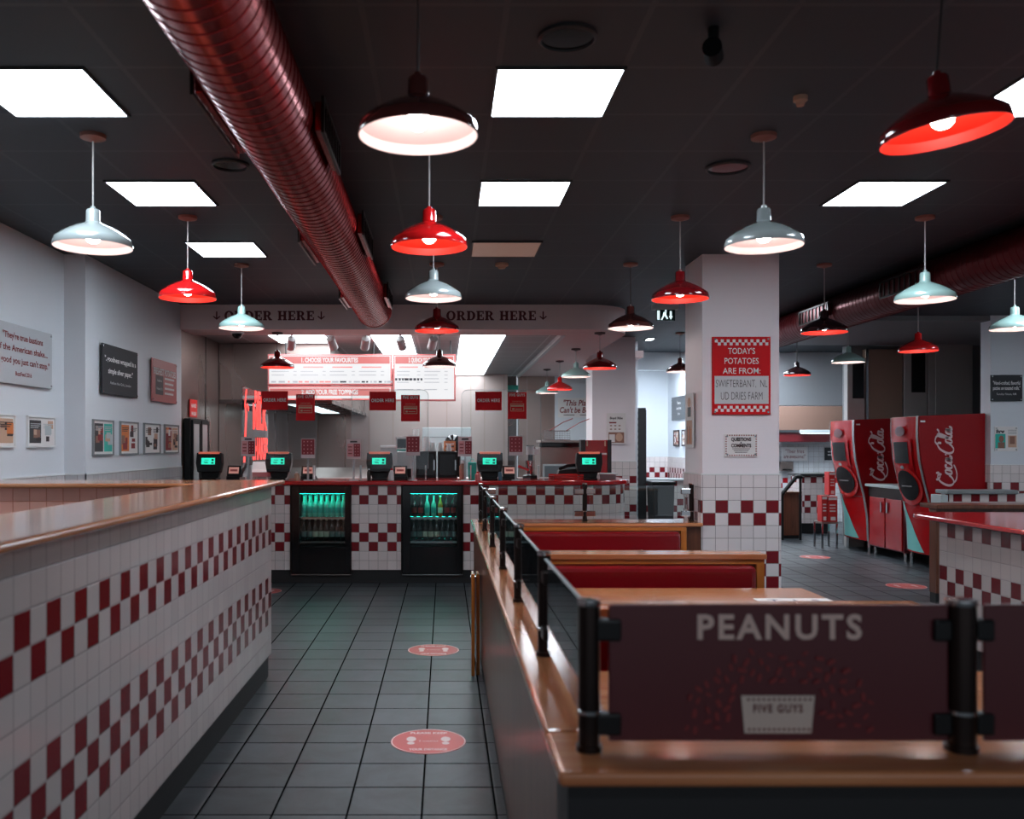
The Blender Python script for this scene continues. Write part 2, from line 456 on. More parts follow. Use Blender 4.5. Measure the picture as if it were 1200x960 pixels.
def ceil_mat():
    m, t, b = nt('black ceiling tile')
    co = t.nodes.new('ShaderNodeTexCoord'); sp = t.nodes.new('ShaderNodeSeparateXYZ'); t.links.new(co.outputs['Object'], sp.inputs[0])
    u = mnode(t,'DIVIDE', mnode(t,'SUBTRACT', sp.outputs[0], .217), .5055); v = mnode(t,'DIVIDE', mnode(t,'SUBTRACT', sp.outputs[1], 3.645), .52)
    ru, rv = mnode(t,'SUBTRACT',u,mnode(t,'FLOOR',u)), mnode(t,'SUBTRACT',v,mnode(t,'FLOOR',v))
    e = mnode(t,'MINIMUM', mnode(t,'MINIMUM', ru, mnode(t,'SUBTRACT',1,ru)), mnode(t,'MINIMUM', rv, mnode(t,'SUBTRACT',1,rv)))
    g = mnode(t,'LESS_THAN', e, .022)
    mx = t.nodes.new('ShaderNodeMix'); mx.data_type = 'RGBA'; t.links.new(g, mx.inputs['Factor'])
    mx.inputs['A'].default_value = s2l((46,56,63)) + (1,); mx.inputs['B'].default_value = s2l((62,70,76)) + (1,)
    t.links.new(mx.outputs['Result'], b.inputs['Base Color']); b.inputs['Roughness'].default_value = .6
    n = t.nodes.new('ShaderNodeTexNoise'); n.inputs['Scale'].default_value = 150; t.links.new(co.outputs['Object'], n.inputs['Vector'])
    h = mnode(t,'ADD', mnode(t,'MULTIPLY', g, 1.0), mnode(t,'MULTIPLY', n.outputs['Fac'], .25))
    bp = t.nodes.new('ShaderNodeBump'); bp.inputs['Strength'].default_value = .5; bp.inputs['Distance'].default_value = .004
    t.links.new(h, bp.inputs['Height']); t.links.new(bp.outputs[0], b.inputs['Normal'])
    return m
floor_m, ceil_m = floor_mat(), ceil_mat()

# ================================================================= setting
struct(MB().box(-4, 8.2, -3, 18.2, -.1, 0, floor_m).build('floor'))
# black ceiling; the kitchen behind the bulkhead has its own lower ceiling
XS = 2.06
c = MB()
c.box(-4, 8.2, -3, 9.95, ZC, ZC+.1, ceil_m).box(XS-.1, 8.2, 9.95, 18.2, ZC, ZC+.1, ceil_m)
struct(c.build('ceiling'))
def tiled(mb, x0, x1, y0, y1, tm, sides):
    """tiles standing proud of a wall on the sides named, with bullnose and black kick"""
    t = .012
    X0, X1 = x0 - (t if 'l' in sides else 0), x1 + (t if 'r' in sides else 0)
    Y0, Y1 = y0 - (t if 'f' in sides else 0), y1 + (t if 'b' in sides else 0)
    mb.box(X0, X1, Y0, Y1, TZ0, 1.257, tm); mb.box(X0, X1, Y0, Y1, 0, TZ0, kick_m)
    mb.box(X0-.003 if 'l' in sides else X0, X1+.003 if 'r' in sides else X1, Y0-.003 if 'f' in sides else Y0, Y1, 1.257, 1.267, white_m)
# left wall, stepping in at 7.226
w = MB()
w.box(-3.3, -3.04, -3, 7.226, 0, ZC, wall_p).box(-3.3, -2.87, 7.226, 9.86, 0, ZC, wall_p)
w.box(-3.04, -3.03, -3, 7.21, TZ0, 1.257, tile_pl).box(-3.04,-3.03,-3,7.21,0,TZ0,kick_m)
w.box(-3.04, -2.86, 7.214, 7.226, TZ0, 1.257, tile_pl).box(-2.87, -2.86, 7.214, 9.86, TZ0, 1.257, tile_pl)
w.box(-3.04, -3.026, -3, 7.21, 1.257, 1.268, white_m).box(-2.87, -2.856, 7.21, 9.86, 1.257, 1.268, white_m).box(-3.04,-2.856,7.21,7.226,1.257,1.268,white_m)
w.box(-2.87, -2.86, 7.214, 9.86, 0, TZ0, kick_m)
struct(w.build('wall_left'))
# tiled columns
w = MB(); w.box(2.057, 2.67, 7.22, 7.73, 0, ZC, col_p); tiled(w, 2.057, 2.67, 7.22, 7.73, tile_c, 'lrfb')
struct(w.build('wall_column'))
w = MB(); w.box(2.09, 2.70, 12.8, 13.35, 0, ZC, col_p); tiled(w, 2.09, 2.70, 12.8, 13.35, tile_w, 'rfb')
struct(w.build('wall_column_rear'))
# soffit bulkhead over the counter with its rounded right end
R = .55; ys = 9.82
outer = [(-3.3, ys), (XS-R, ys)] + _arc(XS-R, ys+R, R, R, -PI/2, 0, 14)[1:] + [(XS, 13.0)]
inner = [(1.36, 13.0), (1.36, 10.35), (-3.3, 10.35)]
w = MB(); w.prism(outer + inner, 2.75, ZC, beige_p, 'z')
b1 = w.build('wall_bulkhead'); struct(b1)
for c0_, arr, lb in ((315.5, (254, 376.5), 'dark red slab letters reading ORDER HERE on the bulkhead left of the duct'), (575.5, (513, 636.5), 'dark red slab letters reading ORDER HERE on the bulkhead right of the duct')):
  w = MB()
  w.slab('ORDER HERE', (wx(c0_,ys), ys, wz(370,ys)), .102, RX, UP, wine_m, 105*ys/F, .003)
  for px in arr:
    w.slab('v', (wx(px,ys), ys, wz(370,ys)), .092, RX, UP, wine_m, 8*ys/F, .003)
  tag(w.build('lettering', loc=(wx(c0_,ys), ys-.004, 2.89)), lb, 'sign', 'ORDER HERE lettering')
# kitchen ceiling: pale grid tiles
def kceil():
    m, t, b = nt('kitchen ceiling tile')
    co = t.nodes.new('ShaderNodeTexCoord'); sp = t.nodes.new('ShaderNodeSeparateXYZ'); t.links.new(co.outputs['Object'], sp.inputs[0])
    u = mnode(t,'DIVIDE', mnode(t,'SUBTRACT', sp.outputs[0], .186), .525); v = mnode(t,'DIVIDE', sp.outputs[1], .6)
    ru, rv = mnode(t,'SUBTRACT',u,mnode(t,'FLOOR',u)), mnode(t,'SUBTRACT',v,mnode(t,'FLOOR',v))
    g = mnode(t,'MAXIMUM', mnode(t,'LESS_THAN', ru, .04), mnode(t,'LESS_THAN', rv, .04))
    mx = t.nodes.new('ShaderNodeMix'); mx.data_type = 'RGBA'; t.links.new(g, mx.inputs['Factor'])
    mx.inputs['A'].default_value = s2l((170,168,170)) + (1,); mx.inputs['B'].default_value = s2l((205,205,206)) + (1,)
    t.links.new(mx.outputs['Result'], b.inputs['Base Color']); b.inputs['Roughness'].default_value = .45
    return m
w = MB(); w.box(-3.3, 1.36, 10.35, 17, 2.79, 2.85, kceil()); w.box(1.36, XS+.8, 13.0, 17, 2.75, 2.85, beige_p)
w.box(1.33, 1.38, 10.35, 16.6, 2.735, 2.80, white_m)
struct(w.build('ceiling_kitchen'))
# kitchen walls in stainless steel
w = MB(); w.box(-3.3, -2.87, 9.86, 16.8, 0, 2.8, steel)
for y in (10.85, 11.47): w.box(-2.87, -2.862, y, y+.015, 1, 2.8, steel_d)
struct(w.build('wall_kitchen_left'))
w = MB()
D = 16.6
w.box(-2.87, wx(595,D), D, D+.2, 0, 2.8, steel_b)
for px in (330, 372, 404, 432, 460, 500, 523, 551, 567, 590): w.box(wx(px,D), wx(px,D)+.02, D-.01, D, 0, 2.78, steel)
w.box(wx(608,D), wx(650,D), D, D+.2, 0, 2.8, steel); w.box(wx(617,D), wx(617,D)+.02, D-.01, D, 0, 2.78, steel_b)
w.box(wx(650,D), 3.0, D, D+.2, 0, 2.8, wall_p)
w.box(wx(595,D), wx(608,D), D+.55, D+.75, 0, 2.8, steel_d)
w.box(wx(595,D), wx(608,D), D+.2, D+.55, 2.52, 2.6, teal_m)
struct(w.build('wall_kitchen_back'))
w = MB(); w.box(2.70, 2.85, 13.35, 16.6, 0, ZC, wall_p); w.box(2.06, 2.70, 16.0, 16.2, 2.8, ZC, wall_p)
struct(w.build('wall_kitchen_right'))
# corridor and back of the dining room
w = MB(); w.box(2.8, 4.4, 17.8, 18, 0, ZC, wall_p); tiled(w, 2.85, 4.4, 17.8, 18, tile_w, 'f')
struct(w.build('wall_corridor'))
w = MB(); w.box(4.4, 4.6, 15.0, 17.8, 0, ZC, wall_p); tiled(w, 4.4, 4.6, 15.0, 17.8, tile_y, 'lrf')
struct(w.build('wall_corridor_right'))
w = MB(); w.box(2.85, 4.5, 14.9, 15.1, 2.73, ZC, wall_p); w.box(4.6, 7.2, 14.9, 15.3, 2.15, ZC, wall_p)
struct(w.build('wall_bulkhead_rear'))
w = MB(); w.box(4.6, 8.2, 17.6, 17.8, 0, ZC, wall_p); w.box(4.6, 8.2, 17.57, 17.6, 0, 1.5, tile_l)
w.box(4.6, 8.2, 17.5, 17.6, 1.58, 2.6, mat('brown paint', (108,82,70), .6))
struct(w.build('wall_back'))
w = MB(); w.box(6.43, 8.2, 10.65, 10.85, 0, ZC, wall_p); tiled(w, 6.43, 8.2, 10.65, 10.85, tile_w, 'fl')
struct(w.build('wall_right_return'))
w = MB(); w.box(7.2, 7.4, -3, 10.65, 0, ZC, wall_p); w.box(8.0, 8.2, 10.85, 18, 0, ZC, grey_p)
struct(w.build('wall_right'))
w = MB(); w.box(4.85, 8.0, 10.66, 13.3, 2.96, 3.019, grey_p); w.box(5.96, 8.0, 13.35, 13.55, 0, 2.96, grey_p)
struct(w.build('wall_machine_alcove'))
# dark door leaf standing open beside the rear column
D = 13.5
t_ = thing('open_door', 'dark grey door frame standing open beside the white column behind the till', 'door', (wx(751,D), D, 0))
MB().box(wx(748,D), wx(757,D), D, D+.06, 0, wz(478,D), char_m).box(wx(748,D), wx(757,D)+.02, D+.06, D+.9, 0, wz(478,D)-.03, char_m).build('door_leaf', t_, bevel=.004)
w = MB()
for k in range(22): w.box(wx(746.3,D), wx(748,D), D+.01, D+.05, .1+k*.09, .15+k*.09, lgrey_m)
w.build('brush_strip', t_)

# ================================================================= ceiling lights
g_l = 'square light panels in the black ceiling'
def cpanel(x0, x1, y0, y1, z, em, label, frame=char_m, group=g_l, cat='ceiling light'):
    t = thing('ceiling_light', label, cat, ((x0+x1)/2, (y0+y1)/2, z), group)
    f = MB(); b = .012
    f.box(x0-b, x1+b, y0-b, y0, z-.012, z-.0005, frame).box(x0-b, x1+b, y1, y1+b, z-.012, z-.0005, frame)
    f.box(x0-b, x0, y0, y1, z-.012, z-.0005, frame).box(x1, x1+b, y0, y1, z-.012, z-.0005, frame)
    f.build('frame', t); MB().box(x0, x1, y0, y1, z-.008, z-.001, em).build('diffuser', t)
    return t
ry = [(3.645,4.165),(5.205,5.725),(6.765,7.285)]
cpanel(.217,.722,*ry[0],ZC,panel_l,'glowing square ceiling panel right of the red duct, nearest of the lit middle pair')
cpanel(.217,.722,*ry[1],ZC,panel_l,'glowing square ceiling panel right of the red duct, farther of the lit middle pair')
cpanel(.217,.722,*ry[2],ZC,mat('unlit panel sheen',(150,124,112),.4,emit=(168,132,116),es=.22),'unlit ceiling panel with painted-on grey-orange reflection behind the two bright middle panels')  # unlit panel; its grey-orange reflection is put into colour and emission
cpanel(-1.97,-1.46,*ry[0],ZC,panel_l,'glowing ceiling panel left of the duct, largest and cut by the left edge')
cpanel(-1.95,-1.445,*ry[1],ZC,panel_l,'glowing ceiling panel left of the duct, second of three going back')
cpanel(-1.94,-1.435,*ry[2],ZC,panel_l,'glowing ceiling panel left of the duct, third and farthest back')
cpanel(2.389,2.89,*ry[0],ZC,panel_l,'glowing ceiling panel cut by the top right edge behind the big red lamp')
cpanel(2.389,2.89,*ry[1],ZC,panel_l,'glowing ceiling panel over the column, right of the white lamp')
cpanel(2.9,3.0,12.9,13.12,ZC,panel_l,'tiny glowing ceiling panel seen right of the rear column')
for (x, y) in ((3.0,9.9),(3.9,12.2),(4.35,13.4),(3.75,13.0),(4.4,14.1)):  # unseen panels added to brighten the walls beyond the column
    cpanel(x,x+.5055,y,y+.52,ZC,panel_l,'added fill panel in the ceiling hidden from the camera behind the column',group='added fill panels behind the column')
for (x, y) in ((4.56,5.205),(4.56,6.765),(5.9,8.33),(5.6,3.645)):  # out-of-frame panels added to lift the dark right-hand walls
    cpanel(x,x+.5055,y,y+.52,ZC,panel_l,'added fill panel in the ceiling beyond the right edge of the picture',group='added fill panels outside the picture')
for (x, y) in ((.217,-1.035),):  # unseen panel added to light the peanut board from the front
    cpanel(x,x+.5055,y,y+.52,ZC,panel_l,'added fill panel in the ceiling behind the camera')
cpanel(3.0,4.2,15.4,16.6,ZC,panel_l,'added fill panel in the corridor ceiling hidden by its bulkhead')  # hidden panel added to brighten the corridor wall
cpanel(4.9,6.9,15.8,17.2,ZC,panel_l,'added fill panel in the ceiling behind the rear white bulkhead')  # hidden panel added to brighten the far back wall
g_k = 'long light panels over the kitchen'
cpanel(.186,.712,10.4,16.5,2.785,kpanel_l,'long bright light panel over the kitchen right of the menu board',white_m,g_k)
cpanel(-.866,-.394,10.4,16.0,2.785,kpanel_l,'long bright light panel over the kitchen rising behind the menu board middle',white_m,g_k)
cpanel(-2.06,-1.40,10.4,11.35,2.785,kpanel_l,'short bright light panel over the kitchen in front of the steel hood',white_m,g_k)

# round speakers, detectors, dome camera
def speaker(px, py, r, label):
    D = 1.52*F/(521-py); x = wx(px, D)
    t = thing('ceiling_speaker', label, 'speaker', (x, D, ZC), 'round speakers in the black ceiling')
    MB().lathe([(r,-.001),(r,-.012),(r*.9,-.018),(r*.88,-.006),(0,-.006)][::-1], (x,D,ZC), char_m, 32).build('rim', t, smooth=True)
    MB().lathe([(0,-.01),(r*.86,-.01),(r*.86,-.004)], (x,D,ZC), blackg, 32).build('grille', t)
speaker(665, 42, .11, 'black round ceiling speaker in front of the large middle light panel')
speaker(853, 195, .12, 'black round ceiling speaker left of the white lamp before the column')
speaker(270, 192, .10, 'black round ceiling speaker beside the red duct')
def detector(px, py, r, label, z=ZC, m=tan_m):
    D = (z-EYE)*F/(521-py); x = wx(px, D)
    t = thing('smoke_detector', label, 'smoke detector', (x, D, z), 'smoke detectors')
    MB().lathe([(0,-.045),(r*.5,-.042),(r*.7,-.025)], (x,D,z), m, 20).build('sensor', t, smooth=True)
    MB().lathe([(r*.7,-.026),(r,-.02),(r,0),(0,0)], (x,D,z), m, 20).build('base', t, smooth=True)
detector(938, 113, .03, 'small beige smoke detector in the ceiling above the column lamp')
detector(588, 309, .055, 'beige smoke detector behind the unlit ceiling panel')
D = 3.3; x = wx(836, D)
t = thing('ceiling_camera', 'small black camera hanging from the dark ceiling near the top', 'camera', (x, D, ZC))
MB().cyl((x,D,ZC),(x,D,ZC-.06),.02,black_m).build('mount', t)
MB().cyl((x-.02,D-.05,ZC-.09),(x+.02,D+.06,ZC-.08),.035,mat('camera black',(20,20,22),.8,spec=.1),16).build('housing', t, smooth=True)
D = 10.05; x = wx(278, D)
t = thing('dome_camera', 'black dome security camera under the bulkhead, left of the ORDER HERE lamps', 'camera', (x, D, 2.75))
MB().lathe([(0,-.075),(.03,-.07),(.055,-.045),(.06,-.02)], (x,D,2.75), blackg, 20).build('dome', t, smooth=True)
MB().lathe([(.062,-.02),(.075,-.018),(.078,0),(0,0)], (x,D,2.75), white_m, 20).build('collar', t, smooth=True)

# ================================================================= spiral ducts
def duct(name, X, Z, r, y0, y1, mtl, label, grilles, seamstep=.072):
    t = thing(name, label, 'duct', (X, y0, Z+r))
    seg = 48; prof = []; n = int((y1-y0)/seamstep)
    for k in range(n):
        y = k*seamstep
        prof += [(r, y+.001), (r, y+seamstep-.007), (r+.003, y+seamstep-.006), (r+.003, y+seamstep-.001)]
    Rm = Matrix.Rotation(-PI/2, 3, 'X')   # z axis -> +y
    m = MB(); m.shell(prof, (X, y0, Z), mtl, seg, Rm); m.build('duct_pipe', t, smooth=True)
    e = MB(); ye = y0 + n*seamstep
    e.lathe([(r-.004, -.002), (r+.006, 0), (r+.006, .02), (r-.01,.02),(r-.02,.0),(0,.0)], (X, ye-.02, Z), mtl, seg, Rm); e.build('end_cap', t, smooth=True)
    for (a, b, sd) in grilles:
        g = MB(); xs = X + sd*(r+.005)
        g.box(xs-.03*(sd<0), xs+.03*(sd>0), a, b, Z-.06, Z+.06, mtl)
        fr = g.build('grille_box', t, bevel=.004)
        g = MB(); xo = xs + sd*.03
        for (za, zb) in ((-.075,-.06),(.06,.075)): g.box(xo, xo+sd*.012, a-.02, b+.02, Z+za, Z+zb, iron_m)
        for ya in (a-.02, b): g.box(xo, xo+sd*.012, ya, ya+.02, Z-.06, Z+.06, iron_m)
        for k in range(8): g.box(xo, xo+sd*.008, a+(b-a)*(k+.3)/8, a+(b-a)*(k+.5)/8, Z-.06, Z+.06, iron_m)
        g.build('grille', t)
    for y in [y0+1.2+1.6*k for k in range(int((y1-y0)/1.6))]:
        if y < y1-.2:
            MB().box(X-.02, X+.02, y, y+.03, Z+r-.004, ZC, char_m).build('hanger', t)
    return t
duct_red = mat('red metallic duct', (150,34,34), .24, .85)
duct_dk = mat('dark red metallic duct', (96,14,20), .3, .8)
duct('spiral_duct', -.707, 2.845, .17, -1.0, 9.1, duct_red, 'large glossy red spiral air duct running under the ceiling left of centre', [(3.3,4.0,-1),(3.7,4.25,1),(5.5,6.2,1),(5.7,6.4,-1),(7.9,8.5,1),(7.9,8.5,-1)])
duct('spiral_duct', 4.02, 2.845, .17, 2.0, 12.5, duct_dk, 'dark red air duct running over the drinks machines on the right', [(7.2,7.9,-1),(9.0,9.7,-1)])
# ================================================================= pendants
def shade_mats():
    g = {}
    g['white'] = mat('white enamel', (156,166,166), .15, coat=.6)
    g['teal'] = mat('pale green enamel', (158,190,184), .15, coat=.6)
    g['red'] = mat('red enamel', (212,26,28), .12, coat=.7)
    g['darkred'] = mat('deep red enamel', (120,18,24), .12, coat=.7)
    g['brown'] = mat('shaded white enamel', (92,46,44), .14, coat=.7)  # white enamel in shadow; the darkness is put into the colour
    g['black'] = mat('black red enamel', (44,22,24), .12, coat=.7)
    g['inwhite'] = mat('white enamel lining', (228,214,214), .5)
    g['inred'] = mat('red enamel lining', (226,52,34), .5)
    return g
SM = shade_mats()
canopy_m = mat('canopy brown', (150,98,84), .5); canopy_d = mat('canopy dark', (60,32,32), .4)
cord_w = mat('pale cord', (176,170,168), .5); cord_d = mat('dark cord', (74,66,66), .5)
def pendant(x, y, rim, top, outer, inner, label, tilt=0, cordm=cord_w, can=canopy_m, s=1.0):
    t = thing('pendant_lamp', label, 'pendant lamp', (x, y, top), 'warehouse pendant lamps')
    MB().lathe([(.012,-.032),(.03,-.024),(.06,-.018),(.062,0),(0,0)], (x,y,top), can, 24).build('canopy', t, smooth=True)
    R = Matrix.Rotation(tilt, 3, 'Y'); c = Vector((x, y, rim))
    nk = c + R @ Vector((0,0,.197*s))
    MB().cyl((x,y,top-.02), nk, .004, cordm, 8).build('cord', t, smooth=True)
    out = [(.188,0),(.189,.004),(.184,.034),(.176,.042),(.150,.062),(.115,.084),(.075,.104),(.045,.116),(.036,.122),(.034,.128),(.0325,.178),(.027,.186),(.012,.190),(.012,.2),(.004,.2)]
    inn = [(.185,0),(.181,.033),(.172,.040),(.147,.059),(.113,.081),(.073,.1),(.04,.112),(.0,.114)]
    out = [(a*s,b*s) for a,b in out]; inn = [(a*s,b*s) for a,b in inn]
    m = MB(); m.shell(out, c, SM[outer], 48, R)
    m.shell([inn[0], out[0]], c, SM[outer], 48, R)
    m.build('lamp_shade', t, smooth=True)
    m = MB(); seg=48; m.shell(inn[::-1], c, SM[inner], seg, R); m.build('shade_lining', t, smooth=True)
    m = MB(); m.lathe([(0,.018),(.018,.022),(.031,.034),(.036,.05),(.032,.068),(.02,.088),(.014,.1)], c, bulb_l, 20, R); m.build('bulb', t, smooth=True)
    return t
def pl(px, D, rimy, outer, inner, label, top=ZC, X=None, **k):
    x = wx(px, D) if X is None else X
    pendant(x, D, wz(rimy, D), top, outer, inner, label, **k)
P_ = pl
P_(109, 4.44, 290, 'white','inwhite','white pendant lamp at far left, largest of the lamps along the left wall')
P_(220, 6.03, 350, 'red','inred','bright red pendant lamp in the left row, between two white lamps')
P_(283, 7.63, 385, 'teal','inwhite','pale green-white pendant lamp hanging before the left ORDER HERE lettering')
P_(325, 10.1, 431, 'darkred','inred','small dark red pendant lamp hanging in front of the menu board left end', top=2.75, can=canopy_d, cordm=cord_d)
P_(490, 2.84, 160, 'brown','inwhite','largest pendant lamp near the top centre, white outside coloured dark for shadow, white lining', cordm=cord_d)
P_(503, 4.44, 290, 'red','inred','glossy red pendant lamp below the big dark one at centre')
P_(508, 6.03, 350, 'white','inwhite','white pendant lamp in the middle row under the glossy red one')
P_(512, 7.6, 388, 'darkred','inred','dark red pendant lamp in the middle row against the beige bulkhead')
P_(515, 10.1, 430, 'brown','inwhite','small white pendant lamp coloured grey-brown for shadow before the right part of the menu board', top=2.75, can=canopy_d, cordm=cord_d)
P_(1107, 2.84, 158, 'darkred','inred','large tilted dark pendant lamp with red lining at the top right', tilt=-.13, cordm=char_m, can=char_m)
P_(895, 4.44, 289, 'white','inwhite','white pendant lamp hanging before the top of the column')
P_(797, 6.03, 351, 'darkred','inred','red pendant lamp beside the column left edge')
P_(739, 7.6, 385, 'brown','inwhite','white pendant lamp coloured dark grey-brown for shadow near the rounded bulkhead end', cordm=cord_d)
P_(703, 10.1, 432, 'darkred','inred','dark red pendant lamp under the bulkhead beside the rear column', top=2.75, can=canopy_d)
P_(675, 11.8, 442, 'teal','inwhite','pale pendant lamp between a dark red and a bright red one near the kitchen', top=2.75, can=canopy_d)
P_(656, 13.5, 457, 'red','inred','small bright red pendant lamp above the fryer', top=2.75, can=canopy_d)
P_(641, 15.0, 461, 'teal','inwhite','smallest pale pendant lamp, farthest back over the kitchen', top=2.75, can=canopy_d)
P_(797, 12.3, 436, 'brown','inwhite','dark pendant lamp half hidden behind the column left edge', cordm=cord_d)
P_(1084, 6.03, 352, 'teal','inwhite','white pendant lamp on the right under the dark red duct')
P_(966, 7.63, 390, 'black','inred','black pendant lamp with red lining just right of the column')
P_(1189, 7.6, 386, 'teal','inwhite','white pendant lamp cut by the right edge')
P_(1076, 9.2, 412, 'red','inred','bright red pendant lamp above the front drinks machine')
P_(994, 10.8, 425, 'teal','inwhite','pale green-white pendant lamp above the rear drinks machine')
P_(934, 12.9, 440, 'black','inred','small black pendant lamp before the white bulkhead right of the column', cordm=cord_d)

# track spots under the bulkhead
for i, (px, lb) in enumerate(((342,'leftmost white spotlight above the menu board, beside a dark red pendant'),(388,'second white spotlight from the left above the menu board'),(429,'middle one of five white spotlights above the menu board'),(469,'fourth white spotlight from the left above the menu board'),(508,'rightmost white spotlight above the menu board'))):
    D = 10.42; x = wx(px, D)
    t = thing('spotlight', lb, 'spotlight', (x, D, 2.785), 'white spotlights above the menu board')
    MB().box(x-.04, x+.04, D-.02, D+.02, 2.765, 2.79, white_m).cyl((x,D,2.77),(x,D,2.70),.012,white_m).build('mount', t)
    a = .25*((i%2)*2-1)
    MB().cyl((x-.02*a,D-.02,2.72),(x+.1*a,D+.09,2.62),.05,white_m,20).build('lamp_head', t, smooth=True)
# emergency exit sign
D = 9.0; x0, x1 = wx(769,D), wx(791,D); zt, zb = wz(363,D), wz(376,D)
t = thing('exit_sign', 'hanging clear exit sign with white running figure and arrow left of the column', 'exit sign', ((x0+x1)/2, D, ZC))
MB().box(x0-.04, x1+.03, D-.03, D+.03, zt, zt+.05, lgrey_m).cyl((x0,D,zt+.05),(x0,D,ZC),.006,grey_m).cyl((x1,D,zt+.05),(x1,D,ZC),.006,grey_m).build('housing', t)
MB().box(x0, x1, D-.004, D+.004, zb, zt, mat('dark green panel',(20,48,46),.2)).build('panel', t)
w = MB(); cx = (x0+x1)/2; cz = (zt+zb)/2
o = (cx, D-.004, cz); L = []
L.append([(-.085,-.045),(-.06,-.045),(-.06,.045),(-.085,.045)])      # door post
L.append([(-.05,-.045),(-.035,-.05),(-.01,0),(-.02,.012)]); L.append([(-.01,-.01),(.01,-.04),(.025,-.035),(.0,.015)])
L.append([(-.03,.0),(.0,0),(.008,.03),(-.02,.032)]); L.append(_arc(.0,.043,.01,.01,0,2*PI,10)[:-1])
L.append([(.04,-.01),(.06,-.01),(.06,.04),(.04,.04)]); L.append([(.03,-.01),(.07,-.01),(.05,-.045)])
w.flat(L, o, RX, UP, exit_l, off=.003); w.build('pictogram', t)
# ================================================================= wall signs
def poster(name, label, cat, org, right, w, h, face, build=None, frame=None, thick=.012, group=None, stand=0.0, pins=True):
    """flat board hung on a wall: org = centre on the wall surface, right = reading direction"""
    right = Vector(right).normalized(); nn = right.cross(UP); o = Vector(org) + nn*stand
    t = thing(name, label, cat, tuple(o), group)
    R = Matrix((right, -nn, UP)).transposed()
    b = MB(); b.box(-w/2, w/2, -thick, 0, -h/2, h/2, face)
    b.v = [R @ v + o for v in b.v]; b.build('board', t, bevel=.002)
    fo = o + nn*thick
    if frame:
        f = MB(); e = .012
        for (a0,a1,c0,c1) in ((-w/2-e,w/2+e,h/2,h/2+e),(-w/2-e,w/2+e,-h/2-e,-h/2),(-w/2-e,-w/2,-h/2,h/2),(w/2,w/2+e,-h/2,h/2)):
            f.box(a0, a1, -thick-.008, 0, c0, c1, frame)
        f.v = [R @ v + o for v in f.v]; f.build('frame', t)
    if pins and not frame:
        p = MB()
        for sx in (-1,1):
            for sz in (-1,1):
                q = o + right*(sx*(w/2-.02)) + UP*(sz*(h/2-.02)); p.cyl(q - nn*.0, q + nn*(thick+.006), .008, chrome, 10)
        p.build('pin', t, smooth=True)
    if build:
        m = MB(); build(m, fo, right); m.build('print', t)
    return t
YR = Vector((0,1,0))
XA, XB = -3.04, -2.87
# quotes on the left wall
def q1(m, o, r):
    for k, s in enumerate(('"They\'re true bastions', 'of the American shake...', 'so good you just can\'t stop."')):
        m.text(s, o + UP*(.125-.085*k), .042, r, UP, inkred_m, w=(.62,.78,.84)[k], bold=.02)
    m.text('BuzzFeed 2016', o - UP*.135, .028, r, UP, inkred_m, bold=.02)
poster('wall_sign','clear sign with red quote about the American shake on the near left wall','sign',(XA,6.47,2.135),YR,.94,.42,mat('sign grey',(184,188,192),.6,spec=.2),q1,thick=.008,stand=.02,group='quote signs')
def q2(m, o, r):
    m.text('"..goodness wrapped in a', o + UP*.09, .042, r, UP, white_m, w=.76, bold=.02)
    m.text('simple silver paper."', o + UP*-.01, .042, r, UP, white_m, w=.6, bold=.02)
    m.text('Fashion Hot Girls, London', o - UP*.11, .022, r, UP, lgrey_m, w=.5)
poster('wall_sign','charcoal sign with white quote about simple silver paper on the left wall','sign',(XB,7.935,2.136),YR,.87,.42,mat('sign charcoal',(52,54,58),.6,spec=.15),q2,thick=.01,stand=.02,group='quote signs')
def q3(m, o, r):
    m.text('FRESHEST POTATOES', o + UP*.09, .06, r, UP, paper_m, w=.72, bold=.03)
    m.rect(o, r, UP, -.3, -.14, -.06, .05, ink_m, off=.002)
    for k, s in enumerate(('Suitable to', 'Potatoes 2 U')): m.text(s, o + r*-.18 + UP*(.0-.08*k), .024, r, UP, paper_m, off=.004, maxw=.2)
    for k in range(4): m.rect(o + r*.15 + UP*(.03-.05*k), r, UP, -.16, -.008, .16-.03*(k%2), .012, paper_m, off=.002)
poster('wall_sign','pale red potato sign with dark square on the left wall beside the kitchen','sign',(XB,9.185,2.136),YR,.80,.42,salmon_m,q3,thick=.01,stand=.02,group='quote signs')
